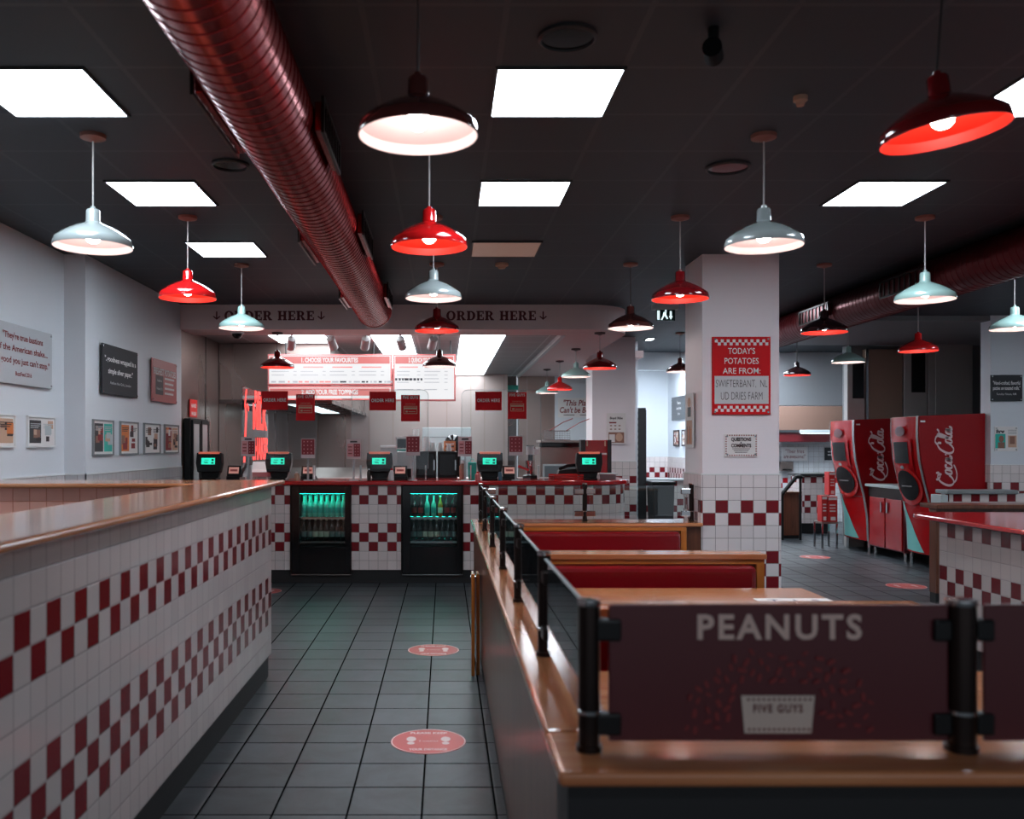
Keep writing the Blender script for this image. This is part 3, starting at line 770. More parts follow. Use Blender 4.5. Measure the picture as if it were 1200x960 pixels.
# magazine frames
def mag(seed, pal):
    def f(m, o, r, w=.40, h=.25):
        rd = random.Random(seed)
        W = f.w; H = f.h
        for sd in (0, 1):
            x0 = -W/2+.02 if sd == 0 else .01; x1 = -.01 if sd == 0 else W/2-.02
            base = pal[sd]
            m.rect(o, r, UP, x0, -H/2+.02, x1, H/2-.02, base, off=.001)
            for k in range(5):
                a = x0 + rd.random()*(x1-x0)*.6; b = min(x1, a + (x1-x0)*(.2+.4*rd.random())); c = -H/2+.03+rd.random()*(H-.1); d = min(H/2-.02, c+.02+.06*rd.random())
                m.rect(o, r, UP, a, c, b, d, pal[2+rd.randrange(len(pal)-2)], off=.0015+.0004*k)
            for k in range(3): m.rect(o, r, UP, x0+.01, H/2-.05-.014*k, x1-.01-.02*k, H/2-.044-.014*k, pal[-1], off=.004)
    return f
mg = [
 (XA, 5.9, 6.37, 1.49, 1.70, mag(1,(paper_m,tan_m,ink_m,orange_m,skin_m,ink_m)), 'white frame of magazine cuttings cut by the left edge below the clear quote sign', white_m),
 (XA, 6.58, 7.02, 1.49, 1.70, mag(2,(char_m,paper_m,skin_m,ink_m,tan_m,lgrey_m)), 'framed black page and photo page just left of the wall corner', white_m),
 (XB, 7.37, 7.80, 1.42, 1.695, mag(3,(char_m,teal_m,skin_m,inkred_m,tan_m,lgrey_m)), 'framed pages with a teal right half, below the charcoal sign', grey_m),
 (XB, 7.985, 8.43, 1.42, 1.695, mag(4,(orange_m,paper_m,skin_m,ink_m,inkred_m,ink_m)), 'framed orange magazine page right of the teal one', grey_m),
 (XB, 8.62, 9.08, 1.42, 1.695, mag(5,(paper_m,paper_m,skin_m,ink_m,tan_m,ink_m)), 'framed pale newspaper clipping, third in the row on the left wall', grey_m),
 (XB, 9.25, 9.71, 1.42, 1.695, mag(6,(inkred_m,tan_m,skin_m,ink_m,orange_m,paper_m)), 'framed red and orange page next to the steel kitchen wall', grey_m)]
for X, a, b, z0, z1, f, lb, fr in mg:
    f.w, f.h = b-a, z1-z0
    poster('framed_clipping', lb, 'picture', (X,(a+b)/2,(z0+z1)/2), YR, b-a, z1-z0, paper_m, f, frame=fr, thick=.01, group='framed magazine pages on the left wall')
# column: today's potatoes
D = 7.22
def q4(m, o, r):
    W, H = .463, .62
    n = 18; c = W*.92/n
    for row in (0,1):
        for k in range(n):
            if (k+row) % 2 == 0:
                for base in (H/2-.022-c*(row+1), -H/2+.022+c*(row)):
                    m.rect(o, r, UP, -W*.46+k*c, base, -W*.46+(k+1)*c, base+c, paper_m, off=.001)
    for k, (s, ww) in enumerate((("TODAY'S",.215),('POTATOES',.272),('ARE FROM:',.30))):
        m.text(s, o + UP*(.196-.079*k), .046, r, UP, paper_m, w=ww, bold=.008)
    m.rect(o, r, UP, -W*.465, -.225, W*.465, -.003, mat('whiteboard',(204,206,208),.25), off=.002)
    m.text('SWIFTERBANT,  NL', o + UP*-.063, .058, r, UP, ink_m, w=.41, bold=-.012, off=.004)
    m.text('UD DRIES FARM', o + UP*-.162, .062, r, UP, ink_m, w=.33, bold=-.012, off=.004)
poster('potato_sign',"red TODAY'S POTATOES ARE FROM sign with checked borders on the column",'sign',(wx(868,D),D,wz(440.5,D)),RX,.463,.62,red_m,q4,thick=.02)
def q5(m, o, r):
    W, H = .265, .185
    n = 26; c = W*.94/n
    for k in range(n):
        if k % 2: 
            for zz in (H/2-.018, -H/2+.008): m.rect(o, r, UP, -W*.47+k*c, zz, -W*.47+(k+1)*c, zz+.01, inkred_m, off=.001)
    for k in range(17):
        if k % 2:
            for xx in (-W*.47, W*.47-.01): m.rect(o, r, UP, xx, -H/2+.012+k*.0096, xx+.01, -H/2+.0216+k*.0096, inkred_m, off=.001)
    m.text('QUESTIONS', o + UP*.048, .026, r, UP, ink_m, w=.16, bold=.05); m.text('&', o + UP*.022, .014, r, UP, ink_m, bold=.04)
    m.text('COMMENTS', o + UP*-.002, .026, r, UP, ink_m, w=.16, bold=.05)
    for k in range(3): m.rect(o + UP*(-.03-.014*k), r, UP, -.07+.01*k, 0, .07-.01*k, .005, ink_m, off=.001)
poster('comments_sign','small white QUESTIONS & COMMENTS sign with checked border low on the column','sign',(wx(868,D),D,wz(522,D)),RX,.265,.185,paper_m,q5,thick=.01)
def q6(m, o, r):
    m.rect(o, r, UP, -.085, .02, .085, .2, paper_m, off=.001); m.rect(o, r, UP, -.05, .03, .05, .11, char_m, off=.002)
    m.flat([_arc(0,.15,.05,.04,0,2*PI,14)[:-1]], o, r, UP, tan_m, off=.003)
    m.rect(o, r, UP, -.085, -.2, .085, .0, tan_m, off=.001)
    for k in range(4): m.rect(o, r, UP, -.07+.037*k, -.19, -.05+.037*k, -.05-.02*(k%2), (skin_m,orange_m)[k%2], off=.002)
poster('framed_clipping','narrow framed page with two sketches on the column left side','picture',(2.045,7.52,1.7),(0,-1,0),.22,.45,white_m,q6,thick=.01,pins=False)
# rear column poster
D = 12.788
def q7(m, o, r):
    m.rect(o, r, UP, -.11, .12, .10, .18, paper_m, off=.001); m.text('Boyd Ribs', o + UP*.15, .03, r, UP, ink_m, w=.18, bold=.04)
    m.rect(o, r, UP, -.1, .075, .0, .095, inkred_m, off=.001)
    for k in range(6): m.rect(o, r, UP, -.09+.06*(k%3), .035-.05*(k//3), -.06+.06*(k%3), .05-.05*(k//3), skin_m, off=.001)
    m.rect(o, r, UP, -.11, -.2, .11, -.05, skin_m, off=.001); m.flat([_arc(.04,-.12,.05,.06,0,2*PI,14)[:-1]], o, r, UP, tan_m, off=.002); m.rect(o, r, UP, -.1, -.19, -.02, -.08, paper_m, off=.002)
poster('wall_poster','white poster with food pictures on the rear column behind the till','picture',(wx(722,D),D,wz(502.5,D)),RX,.27,.44,paper_m,q7,thick=.015,pins=False)
# kitchen wall sign
D = 16.6
def q8(m, o, r):
    m.text('"This Place', o + UP*.09, .10, r, UP, inkred_m, w=.52, bold=.02, shear=.2); m.text("Can't be Beat\"", o + UP*-.04, .10, r, UP, inkred_m, w=.66, bold=.02, shear=.2)
    for k in range(2): m.rect(o + r*(-.16+.3*k) + UP*-.14, r, UP, -.1, 0, .1, .012, ink_m, off=.001)
poster('wall_sign','white sign reading This Place Can\'t be Beat on the kitchen wall','sign',(wx(677,D),D,wz(478,D)),RX,.72,.36,paper_m,q8,thick=.01,pins=False)
# corridor pictures on the right hand corridor wall
X = 4.388
def q9(m, o, r):
    for k in range(3): m.text(('Theres a','from Agent','in on')[k], o + UP*(.1-.1*k), .05, r, UP, paper_m, maxw=.6, bold=.02)
poster('wall_sign','black quote sign on the corridor wall seen left of the column','sign',(X,16.9,2.18),(0,-1,0),1.1,.44,mat('sign black',(34,36,40),.3),q9,thick=.01,pins=False)
f9 = mag(9,(skin_m,tan_m,ink_m,inkred_m,paper_m)); f9.w,f9.h=.36,.28
poster('framed_clipping','framed brown clipping on the corridor wall, left one of two','picture',(X,17.1,1.62),(0,-1,0),.36,.28,ink_m,f9,frame=ink_m,thick=.01)
f10 = mag(10,(paper_m,skin_m,ink_m,tan_m,ink_m)); f10.w,f10.h=.36,.28
poster('framed_clipping','framed pale clipping on the corridor wall, nearest the column','picture',(X,16.5,1.62),(0,-1,0),.36,.28,ink_m,f10,frame=ink_m,thick=.01)
# right wall
D = 10.65
def q11(m, o, r):
    m.text('"Hand-crafted, flavorful', o + UP*.06, .04, r, UP, paper_m, w=.32, bold=.02); m.text('patties on toasted rolls."', o + UP*0, .04, r, UP, paper_m, w=.32, bold=.02)
    m.text('Sunday News, UK', o + UP*-.07, .022, r, UP, paper_m)
poster('wall_sign','small black quote sign on the white wall right of the drinks machines','sign',(wx(1178,D),D,wz(455,D)),RX,.375,.31,mat('sign black',(34,36,40),.3),q11,thick=.01,stand=.015)
def q12(m, o, r):
    m.rect(o, r, UP, -.13, -.11, -.01, .06, teal_m, off=.001); m.text('ihrw', o + r*-.07 + UP*.09, .04, r, UP, ink_m, w=.1, bold=.05)
    m.flat([_arc(-.06,-.0,.03,.04,0,2*PI,12)[:-1]], o, r, UP, skin_m, off=.003); m.rect(o, r, UP, -.1, -.11, -.02, -.04, skin_m, off=.002)
    m.rect(o, r, UP, .02, -.1, .12, .04, tan_m, off=.001); m.rect(o, r, UP, .04, -.06, .10, .03, skin_m, off=.002)
    for k in range(3): m.rect(o, r, UP, .02, .06+.02*k, .12, .066+.02*k, grey_m, off=.001)
poster('framed_clipping','clear frame with teal magazine cover on the right wall','picture',(wx(1178.5,D),D,wz(514.5,D)),RX,.27,.29,paper_m,q12,thick=.012)
# far back wall signs
D = 17.55
def q13(m, o, r):
    m.text('"Their fries', o + UP*.05, .07, r, UP, inkred_m, w=.36); m.text('are awesome!"', o + UP*-.05, .07, r, UP, inkred_m, w=.42)
poster('wall_sign','white sign reading Their fries are awesome on the far back wall','sign',(wx(931,D),D,wz(532,D)),RX,.5,.27,paper_m,q13,thick=.01,pins=False)
def q14(m, o, r):
    for k in range(2): m.rect(o + UP*(.03-.06*k), r, UP, -.12, 0, .14, .02, paper_m, off=.001)
poster('wall_sign','black sign on the far back wall half hidden by the rear drinks machine','sign',(wx(977,D),D,wz(532,D)),RX,.36,.25,mat('sign black',(34,36,40),.3),q14,thick=.01,pins=False)
t = thing('towel_dispenser','small steel paper dispenser on the far back wall beside the column','dispenser',(wx(920,D),D,wz(552,D)))
MB().box(wx(913,D),wx(927.5,D),D-.1,D,wz(552,D),wz(541,D),steel).build('casing', t, bevel=.01)
MB().box(wx(915,D),wx(925.5,D),D-.104,D-.1,wz(551,D),wz(549.5,D),blackg).build('slot', t)
# left steel wall: red sign and tall glass cabinet
def q15(m, o, r):
    m.text('HAND', o + UP*.03, .04, r, UP, paper_m, w=.2, bold=.04); m.text('WASH', o + UP*-.06, .04, r, UP, paper_m, w=.2, bold=.04)
poster('wall_sign','small bright red sign above the tall glass cabinet on the steel wall','sign',(-2.862,10.28,1.91),YR,.3,.2,mat('bright red sign',(226,44,38),.4),q15,thick=.01,pins=False)
t = thing('glass_door_cabinet','tall black framed cabinet with two glass doors against the left steel wall','cabinet',(-2.8,10.25,0))
MB().box(-2.858,-2.79,9.92,10.66,0,1.79,black_m).build('body', t, bevel=.006)
for a, b in ((9.95,10.27),(10.31,10.63)):
    f = MB(); f.box(-2.79,-2.765,a,b,.05,.09,black_m).box(-2.79,-2.765,a,b,1.73,1.77,black_m).box(-2.79,-2.765,a,a+.03,.09,1.73,black_m).box(-2.79,-2.765,b-.03,b,.09,1.73,black_m)
    d = f.build('door', t)
    MB().box(-2.785,-2.775,a+.03,b-.03,.09,1.73,mat('pale glass',(176,188,190),.12)).build('pane', d)
# ================================================================= tiled half walls on the left
t = thing('half_wall','long white tiled half wall with two red checked bands and wooden ledge at left','half wall',(-1.25,2.5,0))
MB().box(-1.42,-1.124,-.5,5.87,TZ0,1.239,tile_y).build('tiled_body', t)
MB().box(-1.40,-1.14,-.5,5.85,0,TZ0,kick_m).build('kickboard', t)
MB().box(-1.49,-1.047,-.5,5.94,1.239,1.267,wood_cap).build('ledge', t, bevel=.012, seg=3)
t = thing('half_wall','short salmon tiled half wall with wooden ledge joining the long one from the left','half wall',(-2.2,5.6,0))
MB().box(-3.02,-1.425,5.46,5.87,TZ0,1.239,tile_sal).build('tiled_body', t)
MB().box(-3.02,-1.425,5.48,5.85,0,TZ0,kick_m).build('kickboard', t)
MB().box(-3.02,-1.492,5.38,5.94,1.239,1.267,wood_x).build('ledge', t, bevel=.012, seg=3)

# ================================================================= divider of the seating
CZ = .88
t = thing('divider_wall','long low brown panelled divider with a shiny maple ledge beside the aisle','half wall',(.3,4.5,0))
MB().box(.24,.355,1.93,7.13,.1,CZ-.03,wood_dk).build('panelling', t)
MB().box(.25,.345,1.95,7.11,0,.1,kick_m).build('kickboard', t)
MB().box(.217,.378,1.96,7.13,CZ-.03,CZ,wood_cap).build('ledge', t, bevel=.01, seg=3)
t = thing('divider_wall','low divider with maple ledge closest to the camera, carrying the red peanut boards','half wall',(1.6,1.85,0))
MB().box(.24,3.0,1.76,1.93,.1,CZ-.03,mat('dark laminate',(38,38,40),.45)).build('panelling', t)
MB().box(.25,3.0,1.77,1.92,0,.1,kick_m).build('kickboard', t)
MB().box(.217,3.0,1.71,1.959,CZ-.03,CZ,wood_x).build('ledge', t, bevel=.01, seg=3)
t = thing('divider_wall','low divider with maple ledge joining the aisle divider to the column','half wall',(1.2,7.3,0))
MB().box(.24,2.03,7.18,7.45,.1,CZ-.03,wood_dk).build('panelling', t)
MB().box(.25,2.03,7.19,7.44,0,.1,kick_m).build('kickboard', t)
MB().box(.217,2.04,7.131,7.53,CZ-.03,CZ,wood_x).build('ledge', t, bevel=.01, seg=3)

# glass railing
def post(t, x, y, z0=CZ, h=.30, r=.019):
    m = MB(); m.cyl((x,y,z0),(x,y,z0+.012),r+.005,iron_m,20).cyl((x,y,z0+.012),(x,y,z0+h),r,iron_m,20).build('post', t, smooth=True)
    c = MB(); c.lathe([(r+.001,0),(r+.002,.004),(r+.002,.012),(0,.014)],(x,y,z0+h-.006),chrome,20)
    c.lathe([(r+.001,0),(r+.002,.001),(r+.002,.008),(r+.001,.009)],(x,y,z0+.075),chrome,20); c.build('post_cap', t, smooth=True)
def clamp(t, x, y, z, ax, m_=None):
    w = MB(); d = .032
    if ax == 'y': w.box(x-.012,x+.012,y-d,y+d,z-.017,z+.017,m_ or chrome)
    else: w.box(x-.04,x+.04,y-.014,y+.014,z-.022,z+.022,m_ or chrome)
    w.build('clamp', t, bevel=.004)
ys_ = [1.835, 2.66, 3.57, 4.5, 5.48, 6.5, 7.3]
t = thing('glass_railing','glass railing on dark round posts standing along the aisle divider ledge','railing',(.293,4.5,CZ))
for y in ys_[1:]: post(t, .293, y)
post(t, .293, ys_[0], r=.022)
for a, b in zip(ys_[:-1], ys_[1:]):
    MB().box(.289,.297,a+.035,b-.035,CZ+.045,CZ+.285,glass_m).build('glass_panel', t)
    MB().box(.2885,.2975,a+.035,b-.035,CZ+.2852,CZ+.289,rail_edge).build('glass_edge', t)
    for y in (a+.045, b-.045):
        for z in (CZ+.075, CZ+.235): clamp(t, .293, y, z, 'y', iron_m)
t = thing('glass_railing','short glass railing on the ledge that meets the column','railing',(1.2,7.33,CZ))
for x in (1.136, 2.0): post(t, x, 7.33)
for a, b in ((.33,1.136),(1.136,2.0)):
    MB().box(a+.04,b-.04,7.326,7.334,CZ+.045,CZ+.285,glass_m).build('glass_panel', t)
    for x in (a+.045, b-.045):
        for z in (CZ+.06, CZ+.24): clamp(t, x, 7.33, z, 'x', chrome)
# front posts and peanut boards
yb = 1.835
t = thing('board_posts','thick black posts with clamps holding the red peanut board at its right end','railing',(1.048,yb,CZ))
for x in (1.048,):
    post(t, x, yb, r=.028)
for z in (CZ+.055, CZ+.245):
    for x, s_ in ((.3225,1),(1.005,1),(1.091,1)):
        w = MB(); w.box(x-.018,x+.034 if x<.5 else x+.018,yb-.016,yb+.016,z-.022,z+.022,black_m); w.build('clamp', t, bevel=.005)
z0, z1 = wz(868,yb), wz(708,yb)
xa, xb = wx(713,yb), wx(1110,yb)
t = thing('peanut_board','dark red PEANUTS board with a peanut box picture, closest to the camera','sign',((xa+xb)/2,yb,z0))
MB().box(xa,xb,yb-.005,yb+.005,z0,z1,mat('peanut board red',(84,26,34),.35)).build('board', t, bevel=.003)
o = Vector(((xa+xb)/2, yb-.006, (z0+z1)/2)); k = yb/F
m = MB(); m.text('PEANUTS', (wx(912,yb), yb-.006, wz(734,yb)), 27*k, RX, UP, mat('cream lettering',(214,186,176),.6), w=192*k, bold=.03, space=1.2)
m.build('lettering', t)
m = MB(); rd = random.Random(3); pm = mat('peanut print',(126,42,44),.6)
done = []
for i in range(500):
    if len(done) > 78: break
    a = rd.uniform(-.25, PI+.25); rr = rd.uniform(55, 110) if rd.random() < .8 else rd.uniform(30, 60)
    px, py = 912 + rr*math.cos(a), 838 - rr*.72*math.sin(a)
    if (860 < px < 962 and py > 800) or py > 858 or min([math.hypot(px-a_, py-b_) for a_, b_ in done] + [99]) < 10: continue
    done.append((px, py))
    an = rd.uniform(0, PI); rd_s = rd.uniform(.75,1.15); pts = []
    for q in range(14):
        th = 2*PI*q/14; R_ = (3.0 + 1.0*abs(math.cos(th)))*rd_s; u, v = 1.25*R_*math.cos(th), (.85+.15*math.cos(2*th))*R_*math.sin(th)
        pts.append(((px-912 + u*math.cos(an)-v*math.sin(an))*k, (788-py + u*math.sin(an)+v*math.cos(an))*k))
    m.flat([pts], (wx(912,yb), yb-.006, wz(788,yb)), RX, UP, pm, off=.0003+.00001*i)
m.build('peanut_print', t)
m = MB(); oo = (wx(910,yb), yb-.006, wz(836,yb)); cream = mat('cream print',(206,190,180),.6)
m.flat([[(-39*k,-22*k),(39*k,-22*k),(43*k,22*k),(-43*k,22*k)]], oo, RX, UP, cream, off=.002)
for i in range(26):
    if i % 2: 
        m.rect(oo, RX, UP, (-39+i*3)*k, 16*k, (-36+i*3)*k, 19*k, wine_m, off=.0025); m.rect(oo, RX, UP, (-38+i*2.9)*k, -19*k, (-35+i*2.9)*k, -16*k, wine_m, off=.0025)
m.text('FIVE GUYS', (wx(910,yb), yb-.006, wz(829,yb)), 9*k, RX, UP, wine_m, w=58*k, bold=.035, space=1.25, off=.003)
m.build('box_print', t)
xa2 = wx(1152,yb); 
t = thing('peanut_board','second dark red board, cut off by the right edge','sign',(xa2+.35,yb,z0))
MB().box(xa2,xa2+.72,yb-.005,yb+.005,z0,z1,mat('peanut board red',(84,26,34),.35)).build('board', t, bevel=.003)
MB().text('PEANUTS', (xa2+.36, yb-.006, wz(734,yb)), 27*k, RX, UP, mat('cream lettering',(214,186,176),.6), w=192*k, bold=.03, space=1.2).build('lettering', t)

# ================================================================= booths
def booth(label, x0, x1, yw, facing, height=CZ, cap=True, depth=.52):
    """bench whose back stands at yw; facing -1 looks to the camera, +1 away"""
    t = thing('booth_bench', label, 'bench', ((x0+x1)/2, yw, 0), 'booth benches behind the divider')
    s = facing; B = lambda m, a, b, c, d, e, f_, mm: m.box(a, b, min(yw+s*c, yw+s*d), max(yw+s*c, yw+s*d), e, f_, mm)
    m = MB(); B(m, x0, x1, 0, .04, .0, height-.03 if cap else height, wood_dk)
    B(m, x0, x1, .02, depth-.04, 0.08, .36, wood_dk); m.build('base', t)
    m = MB()
    B(m, x0, x1, .04, .075, height-.058, height-.031, wood_edge); B(m, x1-.045, x1, .04, .075, .36, height-.058, wood_z); B(m, x0, x0+.045, .04, .075, .36, height-.058, wood_z)
    m.build('wood_frame', t, bevel=.002)
    m = MB(); B(m, x0+.05, x1-.05, .04, .11, .44, height-.062, redvinyl); m.build('back_cushion', t, bevel=.034, seg=3)
    m = MB(); B(m, x0+.02, x1-.02, .05, depth, .36, .46, redvinyl); m.build('seat_cushion', t, bevel=.03, seg=3)
    if cap:
        m = MB(); m.box(x0-.01, x1+.01, min(yw-s*.0,yw+s*.085), max(yw-s*.0,yw+s*.085), height-.03, height, wood_x); m.build('top_rail', t, bevel=.003)
    return t
booth('red booth bench against the ledge that meets the column, facing the camera', .39, 1.90, 7.175, -1, cap=False)
booth('red booth bench in the middle, facing the camera, its whole back cushion in view', .39, 1.81, 5.19, -1)
booth('red booth bench seen from behind, back to back with the middle one', .39, 1.81, 5.20, 1)
booth('red booth bench seen from behind above the peanut board', .39, 1.84, 3.50, 1)
booth('red booth bench back to back with the one above the peanut board', .39, 1.84, 3.49, -1)
booth('red booth bench directly behind the peanut board ledge', .39, 2.2, 1.965, 1, cap=False, height=.82)
def table(label, x0, x1, y0, y1):
    t = thing('booth_table', label, 'table', ((x0+x1)/2, (y0+y1)/2, 0), 'booth tables')
    MB().box(x0,x1,y0,y1,.71,.75,wood_x).build('tabletop', t, bevel=.008, seg=3)
    xm, ym = (x0+x1)/2, (y0+y1)/2
    for xx in (x0+.35, x1-.35):
        MB().cyl((xx,ym,.02),(xx,ym,.71),.035,black_m,16).build('leg', t, smooth=True)
        MB().box(xx-.04,xx+.04,ym-.27,ym+.27,0,.03,black_m).box(xx-.2,xx+.2,ym-.04,ym+.04,0,.03,black_m).build('foot', t, bevel=.006)
table('maple booth table with a white notice on it, above the peanut board', .40, 1.87, 4.04, 4.73)
table('maple booth table between the column ledge and the middle bench', .40, 1.87, 5.75, 6.42)
table('maple booth table hidden low behind the peanut board', .40, 1.87, 2.5, 3.0)
D0 = 4.35
t = MB(); t.box(1.50,1.86,4.17,4.40,.7501,.7515,paper_m)
o = (1.68,4.28,.7516)
for r_, c_ in ((0,0),(0,1),(0,2),(1,0),(1,1),(1,2)):
    t.text('TISIFX'[(r_*3+c_)], (1.58+.1*c_, 4.33-.09*r_, .7516), .06, RX, FX, mat('blue ink',(60,84,110),.6), bold=.02, off=.0006)
n = t.build('table_notice', loc=(1.68,4.28,.75)); tag(n, 'white paper notice with dark writing lying on the maple table', 'notice')
# folded wooden stand leaning on the divider
D = 6.0
t = thing('folded_wooden_stand','narrow folded wooden stand leaning upright against the aisle divider','stand',(.215,6.0,0))
MB().box(.175,.195,5.85,6.02,.0,.66,wood_z).build('front_panel', t, bevel=.004)
MB().box(.208,.228,5.88,6.05,.0,.655,wood_z).build('back_panel', t, bevel=.004)
MB().cyl((.17,5.94,.63),(.234,5.94,.63),.008,chrome).build('hinge', t, smooth=True)

# ================================================================= floor stickers
def sticker(px, py, label, px_w, x=None):
    D = 1.5*F/(py-521); x = wx(px, D) if x is None else x; r = px_w*D/F/2
    o = Vector((x, D, 0.0015))
    t = thing('floor_sticker', label, 'floor sticker', (x, D, 0), 'round distancing stickers on the floor')
    MB().lathe([(r,0),(r,.0015),(0,.0015)][:2]+[(0,.0015)], (x,D,0), mat('sticker red',(206,70,66),.4), 40).build('disc', t)
    w = MB()
    ring = []
    for a in range(40):
        a0, a1 = 2*PI*a/40, 2*PI*(a+1)/40
        ring.append([(r*.99*math.cos(a0), r*.99*math.sin(a0)),(r*.99*math.cos(a1), r*.99*math.sin(a1)),(r*.96*math.cos(a1), r*.96*math.sin(a1)),(r*.96*math.cos(a0), r*.96*math.sin(a0))])
    for s in (-1, 1):
        ring.append([(s*r*.46 + p[0], p[1]) for p in _arc(0, r*.16, r*.13, r*.2, 0, 2*PI, 14)[:-1]])
        ring.append([(s*r*.46 + p[0], p[1]) for p in _arc(0, -r*.17, r*.1, r*.11, 0, 2*PI, 12)[:-1]])
    w.flat(ring, o, RX, FX, mat('sticker white',(236,206,204),.5), off=.0005)
    for s, zz in (('PLEASE KEEP', .66), ('YOUR DISTANCE', -.66)):
        w.text(s, o + FX*(r*zz), r*.14, RX, FX, mat('sticker white',(236,206,204),.5), w=r*1.0, bold=.03, off=.0008)
    w.text('2 metres', o, r*.1, RX, FX, mat('sticker white',(236,206,204),.5), off=.0008, maxw=r*.6)
    w.build('print', t)
sticker(502, 869, 'round red footprint sticker on the aisle floor, nearest the camera', 88)
sticker(508, 762, 'round red footprint sticker on the aisle floor beyond the nearest one', 60)
sticker(308, 693, 'round red sticker peeping out past the end of the tiled half wall', 44)
sticker(1062, 687, 'round red floor sticker in front of the drinks machines', 44)
sticker(955, 653, 'round red floor sticker just right of the column, farthest back', 34)
# ================================================================= order counter
YC = 9.755
def fr(px): return wx(px, YC)
f1 = (fr(341), fr(411)); f2 = (fr(471), fr(542)); FZ0, FZ1 = wz(673,YC), wz(569,YC)
XR, RR = 2.03, .5
t = thing('order_counter','long order counter with red top and red and white checked tile front','counter',(-.4,10.1,0))
m = MB()
MB().box(-2.70, f1[0], YC, YC+.6, TZ0, 1.062, tile_w).build('tiled_end', t)
MB().box(f1[1], f2[0], YC, YC+.6, TZ0, 1.062, tile_w).build('tiled_pier', t)
curve = [(XR-RR, YC)] + _arc(XR-RR, YC+RR, RR, RR, -PI/2, 0, 16)[1:] + [(XR, 12.78), (XR-.2, 12.78), (XR-.2, YC+.6), (f2[1], YC+.6), (f2[1], YC)]
m.prism(curve, TZ0, 1.062, tile_w, 'z', uv=XR-RR)
m.build('tiled_body', t)
# over the fridges
m = MB(); m.box(f1[0], f1[1], YC, YC+.6, FZ1, 1.062, iron_m).box(f2[0], f2[1], YC, YC+.6, FZ1, 1.062, iron_m).build('header_strip', t)
m = MB(); m.box(-2.70, XR-.35, YC+.03, YC+.58, 0, min(TZ0,FZ0)-.004, kick_m)
for a, b in ((-2.70, f1[0]), (f1[1], f2[0]), (f2[1], XR-.3)): m.box(a, b, YC+.03, YC+.5, FZ0-.004, TZ0, kick_m)
m.box(XR-.18, XR-.03, YC+.35, 12.78, 0, TZ0, kick_m)
m.build('kickboard', t)
ov = .045; R2 = RR+ov
top = [(-2.71, YC-ov), (XR-RR, YC-ov)] + _arc(XR-RR, YC+RR, R2, R2, -PI/2, 0, 16)[1:] + [(XR+ov, 12.78), (XR-.22, 12.78), (XR-.22, YC+.66), (-2.71, YC+.66)]
MB().prism(top, 1.062, 1.11, redlam, 'z').build('counter_top', t, bevel=.012, seg=3)

# fridges
bott = {}
def bottle_proto(kind):
    cols = {'brown': ((48,26,16), (206,196,180)), 'dark': ((22,26,28), (120,130,132)), 'clear': ((120,190,180), (60,150,150)), 'orange': ((222,120,40), (236,220,200)), 'cola': ((40,16,16), (176,30,34))}[kind]
    t = thing('bottle', '', 'bottle', (0,0,0))
    s = 1.0
    MB().lathe([(0,0),(.026,0),(.028,.006),(.028,.12),(.024,.145),(.011,.18),(.010,.215)], (0,0,0), mat('bottle '+kind, cols[0], .1, coat=.5), 14).build('glass_body', t, smooth=True)
    MB().lathe([(.0105,.213),(.0125,.214),(.0125,.228),(0,.229)], (0,0,0), mat('bottle cap '+kind, cols[1], .3), 12).build('cap', t)
    MB().shell([(.0285,.04),(.0287,.1)], (0,0,0), mat('bottle label '+kind, cols[1], .6), 14).build('paper_label', t, smooth=True)
    return t
protos = {k: bottle_proto(k) for k in ('brown','dark','clear','orange','cola')}
first = dict(protos)
def put_bottle(kind, loc, label, group):
    if kind in first:
        o = first.pop(kind); o.location = loc; o['label'] = label; o['group'] = group; return o
    return dup(protos[kind], loc, label, group=group)
